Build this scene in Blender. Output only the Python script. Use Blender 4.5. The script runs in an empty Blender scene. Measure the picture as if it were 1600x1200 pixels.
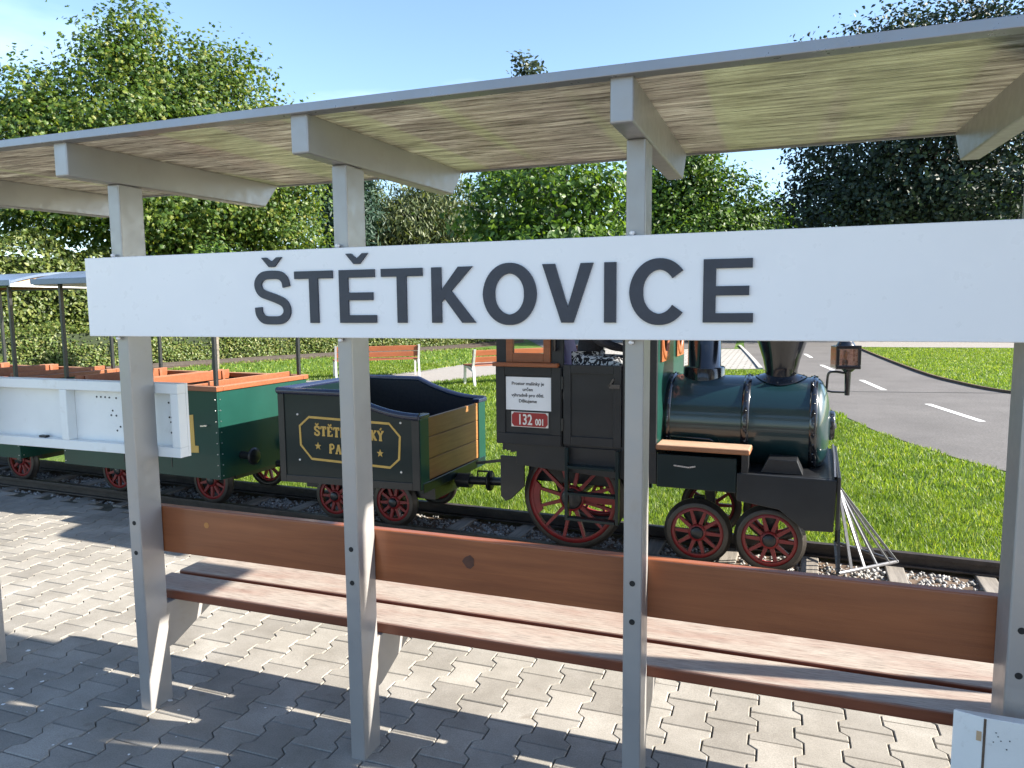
import bpy, math, random
import numpy as np
from mathutils import Vector, Matrix

scene = bpy.context.scene
COL = scene.collection
rng = np.random.default_rng(7)
random.seed(7)

# ---------------------------------------------------------------- camera
cam_d = bpy.data.cameras.new('camera')
cam = bpy.data.objects.new('camera', cam_d)
COL.objects.link(cam)
cam_d.sensor_width = 36.0
cam_d.lens = 25.585
cam_d.clip_start = 0.05
cam_d.clip_end = 2000
YAW, PITCH, ROLL = 0.3493, -0.1051, -0.0088
CAM = Vector((0.0, -2.2414, 1.705))
fw = Vector((-math.sin(YAW) * math.cos(PITCH), math.cos(YAW) * math.cos(PITCH), math.sin(PITCH)))
rt = Vector((math.cos(YAW), math.sin(YAW), 0))
up = rt.cross(fw)
rt2 = rt * math.cos(ROLL) + up * math.sin(ROLL)
up2 = -rt * math.sin(ROLL) + up * math.cos(ROLL)
m = Matrix((rt2, up2, -fw)).transposed().to_4x4()
m.translation = CAM
cam.matrix_world = m
scene.camera = cam

# ---------------------------------------------------------------- sky and sun
SUN_DIR = Vector((1.73, 0.30, 1.0)).normalized()
SUN_EL = math.asin(SUN_DIR.z)
SUN_AZ = math.atan2(SUN_DIR.x, SUN_DIR.y)
world = bpy.data.worlds.new('World')
scene.world = world
world.use_nodes = True
wn = world.node_tree
wn.nodes.clear()
wo = wn.nodes.new('ShaderNodeOutputWorld')
bg = wn.nodes.new('ShaderNodeBackground')
sky = wn.nodes.new('ShaderNodeTexSky')
sky.sky_type = 'NISHITA'
sky.sun_disc = False
sky.sun_elevation = SUN_EL
sky.sun_rotation = SUN_AZ
sky.altitude = 300
sky.air_density = 1.0
sky.dust_density = 0.7
sky.ozone_density = 2.6
# thin high cloud veils
tcw = wn.nodes.new('ShaderNodeTexCoord')
mpw = wn.nodes.new('ShaderNodeMapping')
mpw.inputs['Scale'].default_value = (1.2, 1.2, 4.5)
nzw = wn.nodes.new('ShaderNodeTexNoise')
nzw.inputs['Scale'].default_value = 2.2
nzw.inputs['Detail'].default_value = 6
rpw = wn.nodes.new('ShaderNodeValToRGB')
rpw.color_ramp.elements[0].position = 0.56
rpw.color_ramp.elements[0].color = (0, 0, 0, 1)
rpw.color_ramp.elements[1].position = 0.85
rpw.color_ramp.elements[1].color = (0.28, 0.28, 0.28, 1)
mxw = wn.nodes.new('ShaderNodeMix')
mxw.data_type = 'RGBA'
wn.links.new(tcw.outputs['Generated'], mpw.inputs[0])
wn.links.new(mpw.outputs[0], nzw.inputs['Vector'])
wn.links.new(nzw.outputs[0], rpw.inputs[0])
wn.links.new(rpw.outputs[0], mxw.inputs[0])
wn.links.new(sky.outputs[0], mxw.inputs[6])
mxw.inputs[7].default_value = (8.0, 8.6, 9.2, 1)
wn.links.new(mxw.outputs[2], bg.inputs['Color'])
bg.inputs['Strength'].default_value = 0.098
wn.links.new(bg.outputs[0], wo.inputs[0])

sun_d = bpy.data.lights.new('sun', 'SUN')
sun_d.energy = 5.0
sun_d.angle = math.radians(0.53)
sun_d.color = (1.0, 0.93, 0.82)
sun = bpy.data.objects.new('sun', sun_d)
COL.objects.link(sun)
sun.rotation_euler = (-SUN_DIR).to_track_quat('-Z', 'Y').to_euler()
sun.location = (20, 4, 15)

vs = scene.view_settings
vs.view_transform = 'Standard'
vs.look = 'None'
vs.gamma = 1
vs.use_curve_mapping = False
vs.exposure = 1.80

# ---------------------------------------------------------------- material helpers
MATS = {}


def new_mat(name):
    mt = bpy.data.materials.new(name)
    mt.use_nodes = True
    nt = mt.node_tree
    nt.nodes.clear()
    out = nt.nodes.new('ShaderNodeOutputMaterial')
    MATS[name] = mt
    return mt, nt, out


def N(nt, typ, **kw):
    n = nt.nodes.new(typ)
    for k, v in kw.items():
        if k.startswith('_'):
            setattr(n, k[1:], v)
        else:
            n.inputs[k.replace('0', ' ') if k not in n.inputs else k].default_value = v
    return n


def coords(nt, scale=(1, 1, 1), kind='Object'):
    tc = nt.nodes.new('ShaderNodeTexCoord')
    mp = nt.nodes.new('ShaderNodeMapping')
    mp.inputs['Scale'].default_value = scale
    nt.links.new(tc.outputs[kind], mp.inputs[0])
    return mp.outputs[0]


def noise(nt, vec, scale, detail=4, rough=0.55, dist=0.0):
    n = nt.nodes.new('ShaderNodeTexNoise')
    n.inputs['Scale'].default_value = scale
    n.inputs['Detail'].default_value = detail
    n.inputs['Roughness'].default_value = rough
    n.inputs['Distortion'].default_value = dist
    if vec is not None:
        nt.links.new(vec, n.inputs['Vector'])
    return n.outputs[0]


def ramp(nt, fac, stops):
    r = nt.nodes.new('ShaderNodeValToRGB')
    els = r.color_ramp.elements
    while len(els) < len(stops):
        els.new(0.5)
    for e, (p, c) in zip(els, stops):
        e.position = p
        e.color = (c[0], c[1], c[2], 1) if len(c) == 3 else c
    nt.links.new(fac, r.inputs[0])
    return r.outputs[0]


def mixc(nt, fac, a, b, mode='MIX'):
    mx = nt.nodes.new('ShaderNodeMix')
    mx.data_type = 'RGBA'
    mx.blend_type = mode
    for sock, v in ((mx.inputs[0], fac), (mx.inputs[6], a), (mx.inputs[7], b)):
        if hasattr(v, 'links'):
            nt.links.new(v, sock)
        elif isinstance(v, (int, float)):
            sock.default_value = v
        else:
            sock.default_value = (v[0], v[1], v[2], 1)
    return mx.outputs[2]


def bump(nt, h, strength=0.3, dist=0.002):
    b = nt.nodes.new('ShaderNodeBump')
    b.inputs['Strength'].default_value = strength
    b.inputs['Distance'].default_value = dist
    nt.links.new(h, b.inputs['Height'])
    return b.outputs[0]


def finish(nt, out, color, rough=0.5, metal=0.0, normal=None, coat=0.0, spec=0.5, **kw):
    p = nt.nodes.new('ShaderNodeBsdfPrincipled')
    for sock, v in (('Base Color', color), ('Roughness', rough), ('Metallic', metal)):
        s = p.inputs[sock]
        if hasattr(v, 'links'):
            nt.links.new(v, s)
        elif isinstance(v, (int, float)):
            s.default_value = v
        else:
            s.default_value = (v[0], v[1], v[2], 1)
    p.inputs['Specular IOR Level'].default_value = spec
    p.inputs['Coat Weight'].default_value = coat
    p.inputs['Coat Roughness'].default_value = 0.06
    if normal is not None:
        nt.links.new(normal, p.inputs['Normal'])
    nt.links.new(p.outputs[0], out.inputs[0])
    return p


def paint(name, col, rough=0.4, metal=0.0, var=0.12, scale=6, coat=0.0, dirt=None, spec=0.5, bmp=0.0, rv=None):
    mt, nt, out = new_mat(name)
    v = coords(nt)
    n1 = noise(nt, v, scale, 5, 0.6)
    lo = tuple(c * (1 - var) for c in col)
    hi = tuple(min(1, c * (1 + var)) for c in col)
    c = ramp(nt, n1, [(0.3, lo), (0.7, hi)])
    if dirt:
        n2 = noise(nt, v, scale * 2.3, 8, 0.7, 0.4)
        f = ramp(nt, n2, [(0.58, (0, 0, 0)), (0.78, (0.55, 0.55, 0.55))])
        c = mixc(nt, f, c, dirt)
    n3 = noise(nt, v, scale * 9, 3)
    rv = (0.05 if coat > 0.3 else 0.2) if rv is None else rv
    r = ramp(nt, n3, [(0.3, (rough * (1 - rv),) * 3), (0.7, (min(1, rough * (1 + rv)),) * 3)])
    nm = bump(nt, noise(nt, v, scale * 30, 3), bmp, 0.002) if bmp else None
    finish(nt, out, c, r, metal, nm, coat, spec)
    return mt


def wood(name, dark, light, axis='X', rough=0.45, scale=1.0, worn=None, coat=0.0):
    mt, nt, out = new_mat(name)
    sc = {'X': (1.2, 22, 22), 'Y': (22, 1.2, 22), 'Z': (22, 22, 1.2)}[axis]
    v = coords(nt, tuple(s * scale for s in sc))
    g = noise(nt, v, 2.0, 8, 0.65, 0.6)
    c = ramp(nt, g, [(0.25, dark), (0.75, light)])
    blot = noise(nt, coords(nt, (1.3, 3, 3)), 1.7, 4)
    c = mixc(nt, ramp(nt, blot, [(0.35, (0, 0, 0)), (0.75, (0.35, 0.35, 0.35))]), c, tuple(d * 0.55 for d in dark))
    rr = rough
    fine = noise(nt, coords(nt, tuple(s * scale * 5 for s in sc)), 3.2, 6, 0.75)
    if worn:
        geo = nt.nodes.new('ShaderNodeNewGeometry')
        sep = nt.nodes.new('ShaderNodeSeparateXYZ')
        nt.links.new(geo.outputs['Normal'], sep.inputs[0])
        upm = ramp(nt, sep.outputs[2], [(0.55, (0, 0, 0)), (0.9, (1, 1, 1))])
        patch = noise(nt, coords(nt, (1.1, 5, 5)), 2.2, 6, 0.65)
        pm = ramp(nt, patch, [(0.30, (0.6, 0.6, 0.6)), (0.55, (1, 1, 1))])
        fm = ramp(nt, fine, [(0.28, (0.6, 0.6, 0.6)), (0.42, (1, 1, 1))])
        f = mixc(nt, 1.0, mixc(nt, 1.0, upm, pm, 'MULTIPLY'), fm, 'MULTIPLY')
        wc = ramp(nt, fine, [(0.32, tuple(w * 0.42 for w in worn)), (0.5, worn), (0.7, tuple(w * 1.35 for w in worn))])
        c = mixc(nt, f, c, wc)
        rr = mixc(nt, f, (rough,) * 3, (0.75,) * 3)
    nm = bump(nt, fine, 0.25, 0.002)
    finish(nt, out, c, rr, 0, nm, coat)
    return mt


def leaf_mat(name, stops, trans=0.45, rough=0.45, spec=0.4, patch=None):
    mt, nt, out = new_mat(name)
    geo = nt.nodes.new('ShaderNodeNewGeometry')
    c = ramp(nt, geo.outputs['Random Per Island'], stops)
    if patch:
        pn = noise(nt, geo.outputs['Position'], patch, 4, 0.6)
        c = mixc(nt, 1.0, c, ramp(nt, pn, [(0.32, (0.62, 0.70, 0.6)), (0.55, (1, 1, 1)), (0.72, (1.35, 1.2, 1.1))]), 'MULTIPLY')
    p = nt.nodes.new('ShaderNodeBsdfPrincipled')
    p.inputs['Roughness'].default_value = rough
    p.inputs['Specular IOR Level'].default_value = spec
    nt.links.new(c, p.inputs['Base Color'])
    t = nt.nodes.new('ShaderNodeBsdfTranslucent')
    tc = mixc(nt, 1.0, c, (1.5, 1.45, 0.6), 'MULTIPLY')
    nt.links.new(tc, t.inputs[0])
    ms = nt.nodes.new('ShaderNodeMixShader')
    ms.inputs[0].default_value = trans
    nt.links.new(p.outputs[0], ms.inputs[1])
    nt.links.new(t.outputs[0], ms.inputs[2])
    nt.links.new(ms.outputs[0], out.inputs[0])
    return mt


# ---------------------------------------------------------------- materials
paint('post_paint', (0.36, 0.345, 0.335), 0.36, 0.35, 0.06, 3, 0, (0.30, 0.27, 0.22))
paint('trim_alu', (0.30, 0.30, 0.315), 0.33, 0.5, 0.06, 4)
paint('sign_white', (0.88, 0.855, 0.86), 0.32, 0, 0.02, 2, 0.0)
paint('board_white', (0.80, 0.80, 0.78), 0.42, 0, 0.04, 4, 0, (0.55, 0.50, 0.42))
paint('old_white', (0.74, 0.74, 0.72), 0.5, 0, 0.05, 6, 0, (0.35, 0.31, 0.26), 0.5, 0.1)
paint('letter_slate', (0.030, 0.033, 0.050), 0.42, 0, 0.15, 20)
paint('black_hole', (0.006, 0.006, 0.007), 0.6)
paint('black_iron', (0.010, 0.011, 0.013), 0.4, 0, 0.2, 8, 0.12, (0.022, 0.02, 0.018))
paint('black_gloss', (0.008, 0.009, 0.013), 0.18, 0, 0.1, 3, 0.7)
paint('loco_grey', (0.022, 0.024, 0.027), 0.38, 0, 0.15, 5, 0.08, (0.035, 0.033, 0.03), 0.28)
paint('loco_green', (0.006, 0.026, 0.030), 0.3, 0, 0.05, 2, 0.7)
paint('wagon_green', (0.008, 0.046, 0.036), 0.30, 0, 0.10, 3, 0.12, None, 0.3, 0.0, 0.05)
paint('dark_green', (0.005, 0.015, 0.017), 0.3, 0, 0.12, 4, 0.12, None, 0.3, 0.0, 0.05)
paint('tender_blue', (0.014, 0.020, 0.048), 0.25, 0, 0.1, 5, 0.5)
paint('tender_inside', (0.006, 0.007, 0.012), 0.6, 0, 0.1, 5)
paint('wheel_red', (0.18, 0.013, 0.014), 0.45, 0, 0.2, 9, 0.0, (0.08, 0.03, 0.025))
paint('tyre_steel', (0.055, 0.048, 0.042), 0.45, 0.5, 0.25, 10)
paint('bare_steel', (0.52, 0.52, 0.52), 0.3, 0.9, 0.1, 12)
paint('rail_steel', (0.050, 0.040, 0.034), 0.5, 0.3, 0.3, 12, 0, (0.075, 0.045, 0.028), 0.4, 0.2)
paint('plow_steel', (0.20, 0.20, 0.21), 0.35, 0.6, 0.1, 12)
paint('gold_paint', (0.52, 0.33, 0.075), 0.45, 0, 0.08, 14)
paint('plate_red', (0.30, 0.020, 0.022), 0.4, 0, 0.08, 9)
paint('plate_white', (0.72, 0.70, 0.66), 0.45, 0, 0.06, 9)
paint('paper', (0.78, 0.79, 0.82), 0.6, 0, 0.04, 7)
paint('print_ink', (0.035, 0.035, 0.04), 0.7)
paint('canopy_blue', (0.13, 0.17, 0.24), 0.32, 0.2, 0.06, 3)
paint('bench_frame', (0.58, 0.58, 0.58), 0.35, 0.5, 0.06, 8)
paint('chrome', (0.75, 0.75, 0.75), 0.15, 1.0, 0.02, 8)
paint('skin', (0.52, 0.28, 0.19), 0.5, 0, 0.05, 12)
paint('shirt_dark', (0.035, 0.035, 0.042), 0.85, 0, 0.2, 20)
paint('shirt_lilac', (0.36, 0.31, 0.50), 0.85, 0, 0.1, 15)
paint('cloth_white', (0.78, 0.78, 0.78), 0.85, 0, 0.04, 15)
paint('hair_brown', (0.045, 0.026, 0.014), 0.55, 0, 0.3, 40)
paint('bark', (0.16, 0.14, 0.115), 0.9, 0, 0.4, 14, 0, None, 0.3, 0.8)
paint('bark_dark', (0.065, 0.052, 0.042), 0.9, 0, 0.4, 14, 0, None, 0.3, 0.8)
paint('kerb_stone', (0.36, 0.35, 0.33), 0.85, 0, 0.12, 9, 0, None, 0.3, 0.4)
paint('road_white', (0.72, 0.72, 0.70), 0.7, 0, 0.08, 15, 0, (0.35, 0.35, 0.34))
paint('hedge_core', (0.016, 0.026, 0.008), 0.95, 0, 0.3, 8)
paint('plug_wood', (0.50, 0.20, 0.05), 0.5, 0, 0.1, 20)
paint('knot_wood', (0.085, 0.030, 0.017), 0.5, 0, 0.3, 40)
paint('render_wall', (0.55, 0.50, 0.42), 0.9, 0, 0.08, 5, 0, None, 0.3, 0.3)
paint('roof_tile', (0.25, 0.08, 0.045), 0.8, 0, 0.2, 8)
paint('bollard_dark', (0.03, 0.03, 0.03), 0.5)
paint('gravel_path', (0.27, 0.25, 0.23), 0.95, 0, 0.18, 25, 0, (0.2, 0.18, 0.16), 0.2, 0.5)
paint('soil', (0.12, 0.085, 0.06), 0.95, 0, 0.25, 10, 0, None, 0.2, 0.6)
paint('sand_joint', (0.085, 0.08, 0.06), 0.95, 0, 0.35, 18, 0, (0.05, 0.06, 0.02), 0.2, 0.6)

wood('wood_glaze', (0.20, 0.056, 0.018), (0.37, 0.118, 0.040), 'X', 0.36, 0.5, None, 0.15)
wood('wood_seat', (0.15, 0.040, 0.018), (0.25, 0.075, 0.033), 'X', 0.4, 0.6, (0.31, 0.262, 0.222))
wood('wood_cab', (0.22, 0.058, 0.016), (0.34, 0.11, 0.035), 'X', 0.4, 1.2, None, 0.1)
wood('wood_step', (0.22, 0.085, 0.038), (0.34, 0.155, 0.075), 'X', 0.5, 1.0, (0.38, 0.25, 0.165))
wood('wood_tender', (0.20, 0.085, 0.024), (0.33, 0.165, 0.055), 'Y', 0.45, 0.9)
wood('wood_wagon', (0.17, 0.048, 0.018), (0.28, 0.092, 0.036), 'X', 0.42, 1.0, (0.33, 0.17, 0.10))
wood('wood_bench', (0.22, 0.062, 0.026), (0.32, 0.10, 0.04), 'X', 0.5, 1.0)
wood('ply', (0.46, 0.30, 0.17), (0.60, 0.43, 0.27), 'Y', 0.6, 0.5)
wood('sleeper_wood', (0.12, 0.105, 0.09), (0.30, 0.27, 0.23), 'Y', 0.85, 1.6)

# patterned trousers
mt, nt, out = new_mat('pattern_cloth')
pv = noise(nt, coords(nt), 26, 2, 0.5, 1.5)
finish(nt, out, ramp(nt, pv, [(0.49, (0.02, 0.02, 0.025)), (0.52, (0.72, 0.72, 0.72))]), 0.85)

# concrete pavers
mt, nt, out = new_mat('paver_concrete')
oi = nt.nodes.new('ShaderNodeObjectInfo')
geo = nt.nodes.new('ShaderNodeNewGeometry')
wv = nt.nodes.new('ShaderNodeMapping')
nt.links.new(geo.outputs['Position'], wv.inputs[0])
rnd = nt.nodes.new('ShaderNodeMath')
rnd.operation = 'FRACT'
adr = nt.nodes.new('ShaderNodeMath')
adr.operation = 'ADD'
nt.links.new(oi.outputs['Random'], adr.inputs[0])
nt.links.new(geo.outputs['Random Per Island'], adr.inputs[1])
nt.links.new(adr.outputs[0], rnd.inputs[0])
base = ramp(nt, rnd.outputs[0], [(0.0, (0.255, 0.238, 0.212)), (0.5, (0.31, 0.29, 0.258)), (1.0, (0.35, 0.328, 0.292))])
sp = noise(nt, wv.outputs[0], 170, 5, 0.75)
base = mixc(nt, 1.0, base, ramp(nt, sp, [(0.28, (0.66, 0.66, 0.66)), (0.72, (1.2, 1.2, 1.2))]), 'MULTIPLY')
bl = noise(nt, wv.outputs[0], 3.2, 7, 0.65)
base = mixc(nt, 1.0, base, ramp(nt, bl, [(0.3, (0.72, 0.71, 0.69)), (0.65, (1.06, 1.06, 1.06))]), 'MULTIPLY')
stn = noise(nt, wv.outputs[0], 9, 3, 0.4)
base = mixc(nt, ramp(nt, stn, [(0.70, (0, 0, 0)), (0.76, (0.4, 0.4, 0.4))]), base, (0.15, 0.12, 0.09))
finish(nt, out, base, 0.9, 0, bump(nt, sp, 0.5, 0.0015), 0, 0.25)

# asphalt
mt, nt, out = new_mat('asphalt')
v = coords(nt)
a1 = noise(nt, v, 38, 5, 0.85)
a2 = noise(nt, v, 0.8, 6, 0.6)
c = ramp(nt, a1, [(0.3, (0.075, 0.070, 0.067)), (0.7, (0.175, 0.165, 0.158))])
c = mixc(nt, 1.0, c, ramp(nt, a2, [(0.3, (0.82, 0.82, 0.82)), (0.7, (1.12, 1.12, 1.12))]), 'MULTIPLY')
finish(nt, out, c, 0.9, 0, bump(nt, a1, 0.5, 0.004), 0, 0.25)

# far block paving: too far to pick the blocks apart
mt, nt, out = new_mat('plaza_blocks')
br = nt.nodes.new('ShaderNodeTexBrick')
nt.links.new(coords(nt), br.inputs['Vector'])
br.inputs['Scale'].default_value = 1.0
br.inputs['Brick Width'].default_value = 0.34
br.inputs['Row Height'].default_value = 0.30
br.inputs['Mortar Size'].default_value = 0.022
br.inputs['Color1'].default_value = (0.36, 0.34, 0.31, 1)
br.inputs['Color2'].default_value = (0.30, 0.285, 0.26, 1)
br.inputs['Mortar'].default_value = (0.15, 0.14, 0.12, 1)
finish(nt, out, br.outputs[0], 0.9)

# lawn soil/grass sheet
mt, nt, out = new_mat('lawn_sheet')
v = coords(nt)
g1 = noise(nt, v, 55, 6, 0.75)
g2 = noise(nt, v, 1.1, 5, 0.6)
c = ramp(nt, g1, [(0.3, (0.030, 0.070, 0.010)), (0.7, (0.105, 0.20, 0.028))])
c = mixc(nt, ramp(nt, g2, [(0.35, (0, 0, 0)), (0.75, (0.5, 0.5, 0.5))]), c, (0.15, 0.20, 0.045))
finish(nt, out, c, 0.9, 0, bump(nt, g1, 1.0, 0.03), 0, 0.2)

# dirty ribbed polycarbonate with painted reflections
mt, nt, out = new_mat('roof_sheet')
s1 = noise(nt, coords(nt, (1.5, 19, 6)), 2.6, 8, 0.75, 0.25)
fine_s = noise(nt, coords(nt, (3.2, 42, 6)), 2.0, 5, 0.62, 0.15)
col = ramp(nt, s1, [(0.36, (0.09, 0.073, 0.06)), (0.43, (0.27, 0.235, 0.20)), (0.54, (0.43, 0.39, 0.335)), (0.66, (0.72, 0.68, 0.60))])
col = mixc(nt, ramp(nt, fine_s, [(0.36, (0.9, 0.9, 0.9)), (0.42, (0, 0, 0))]), col, (0.06, 0.05, 0.042))
col = mixc(nt, ramp(nt, fine_s, [(0.60, (0, 0, 0)), (0.68, (0.6, 0.6, 0.6))]), col, (0.66, 0.62, 0.54))
grn = noise(nt, coords(nt, (1.9, 0.12, 1)), 1.5, 1, 0.3)  # stepped green bands: tree reflections painted into the sheet colour
refl_mask = ramp(nt, grn, [(0.55, (0, 0, 0)), (0.57, (0.7, 0.7, 0.7)), (0.66, (0.7, 0.7, 0.7)), (0.69, (0.15, 0.15, 0.15))])
col = mixc(nt, refl_mask, col, mixc(nt, 0.4, mixc(nt, 1.0, col, (1.0, 1.12, 0.80), 'MULTIPLY'), (0.43, 0.45, 0.33)))
d = nt.nodes.new('ShaderNodeBsdfPrincipled')
d.inputs['Roughness'].default_value = 0.16
nt.links.new(col, d.inputs['Base Color'])
rib = nt.nodes.new('ShaderNodeTexWave')
rib.bands_direction = 'Y'
rib.inputs['Scale'].default_value = 18
nt.links.new(coords(nt), rib.inputs['Vector'])
nt.links.new(bump(nt, rib.outputs[0], 0.35, 0.003), d.inputs['Normal'])
t = nt.nodes.new('ShaderNodeBsdfTranslucent')
nt.links.new(col, t.inputs[0])
tr = nt.nodes.new('ShaderNodeBsdfTransparent')
tr.inputs[0].default_value = (0.75, 0.80, 0.62, 1)
m1 = nt.nodes.new('ShaderNodeMixShader')
m1.inputs[0].default_value = 0.50
nt.links.new(d.outputs[0], m1.inputs[1])
nt.links.new(t.outputs[0], m1.inputs[2])
m2 = nt.nodes.new('ShaderNodeMixShader')
tf = ramp(nt, s1, [(0.45, (0.02, 0.02, 0.02)), (0.75, (0.26, 0.26, 0.26))])
nt.links.new(tf, m2.inputs[0])
nt.links.new(m1.outputs[0], m2.inputs[1])
nt.links.new(tr.outputs[0], m2.inputs[2])
nt.links.new(m2.outputs[0], out.inputs[0])

# ballast stones
mt, nt, out = new_mat('ballast_stone')
geo = nt.nodes.new('ShaderNodeNewGeometry')
c = ramp(nt, geo.outputs['Random Per Island'], [(0.0, (0.13, 0.13, 0.125)), (0.5, (0.27, 0.265, 0.255)), (1.0, (0.44, 0.43, 0.41))])
finish(nt, out, c, 0.85, 0, None, 0, 0.3)

# lamp glass: thin clear pane
mt, nt, out = new_mat('lamp_glass')
tr = nt.nodes.new('ShaderNodeBsdfTransparent')
tr.inputs[0].default_value = (0.92, 0.80, 0.76, 1)
gl = nt.nodes.new('ShaderNodeBsdfGlossy')
gl.inputs['Roughness'].default_value = 0.12
ms = nt.nodes.new('ShaderNodeMixShader')
fz = ramp(nt, noise(nt, coords(nt), 60, 3), [(0.4, (0.12, 0.12, 0.12)), (0.7, (0.5, 0.5, 0.5))])
nt.links.new(fz, ms.inputs[0])
nt.links.new(tr.outputs[0], ms.inputs[1])
nt.links.new(gl.outputs[0], ms.inputs[2])
nt.links.new(ms.outputs[0], out.inputs[0])
paint('lamp_reflector', (0.55, 0.42, 0.36), 0.3, 0.6, 0.2, 10)
paint('bulb_amber', (0.75, 0.38, 0.06), 0.2, 0, 0.1, 10, 0.5)

leaf_mat('leaf_maple', [(0.0, (0.026, 0.062, 0.015)), (0.5, (0.072, 0.13, 0.024)), (0.88, (0.14, 0.19, 0.032)), (1.0, (0.24, 0.24, 0.055))], 0.45)
leaf_mat('leaf_pine', [(0.0, (0.012, 0.035, 0.022)), (1.0, (0.03, 0.07, 0.04))], 0.1, 0.6)
leaf_mat('leaf_grey', [(0.0, (0.04, 0.06, 0.025)), (0.6, (0.10, 0.13, 0.055)), (1.0, (0.20, 0.22, 0.11))], 0.35)
leaf_mat('leaf_broad', [(0.0, (0.024, 0.06, 0.015)), (0.6, (0.068, 0.135, 0.024)), (1.0, (0.14, 0.22, 0.03))], 0.42)
leaf_mat('leaf_fresh', [(0.0, (0.022, 0.055, 0.012)), (0.6, (0.06, 0.12, 0.02)), (1.0, (0.13, 0.20, 0.03))], 0.40)
leaf_mat('leaf_dark', [(0.0, (0.010, 0.020, 0.014)), (0.8, (0.022, 0.040, 0.022)), (1.0, (0.05, 0.08, 0.03))], 0.15, 0.55)  # dark stops put the big tree's backlit shade into the leaf colour
leaf_mat('leaf_blue', [(0.0, (0.03, 0.045, 0.035)), (1.0, (0.07, 0.09, 0.06))], 0.25)
leaf_mat('leaf_hedge', [(0.0, (0.028, 0.052, 0.012)), (0.6, (0.085, 0.125, 0.026)), (1.0, (0.19, 0.21, 0.06))], 0.35)
leaf_mat('leaf_cover', [(0.0, (0.05, 0.085, 0.02)), (0.6, (0.12, 0.17, 0.04)), (1.0, (0.22, 0.22, 0.08))], 0.35)
leaf_mat('grass_blade', [(0.0, (0.065, 0.115, 0.014)), (0.6, (0.145, 0.225, 0.026)), (0.93, (0.235, 0.31, 0.05)), (1.0, (0.40, 0.38, 0.17))], 0.45, 0.5, 0.4, 1.6)


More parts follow.
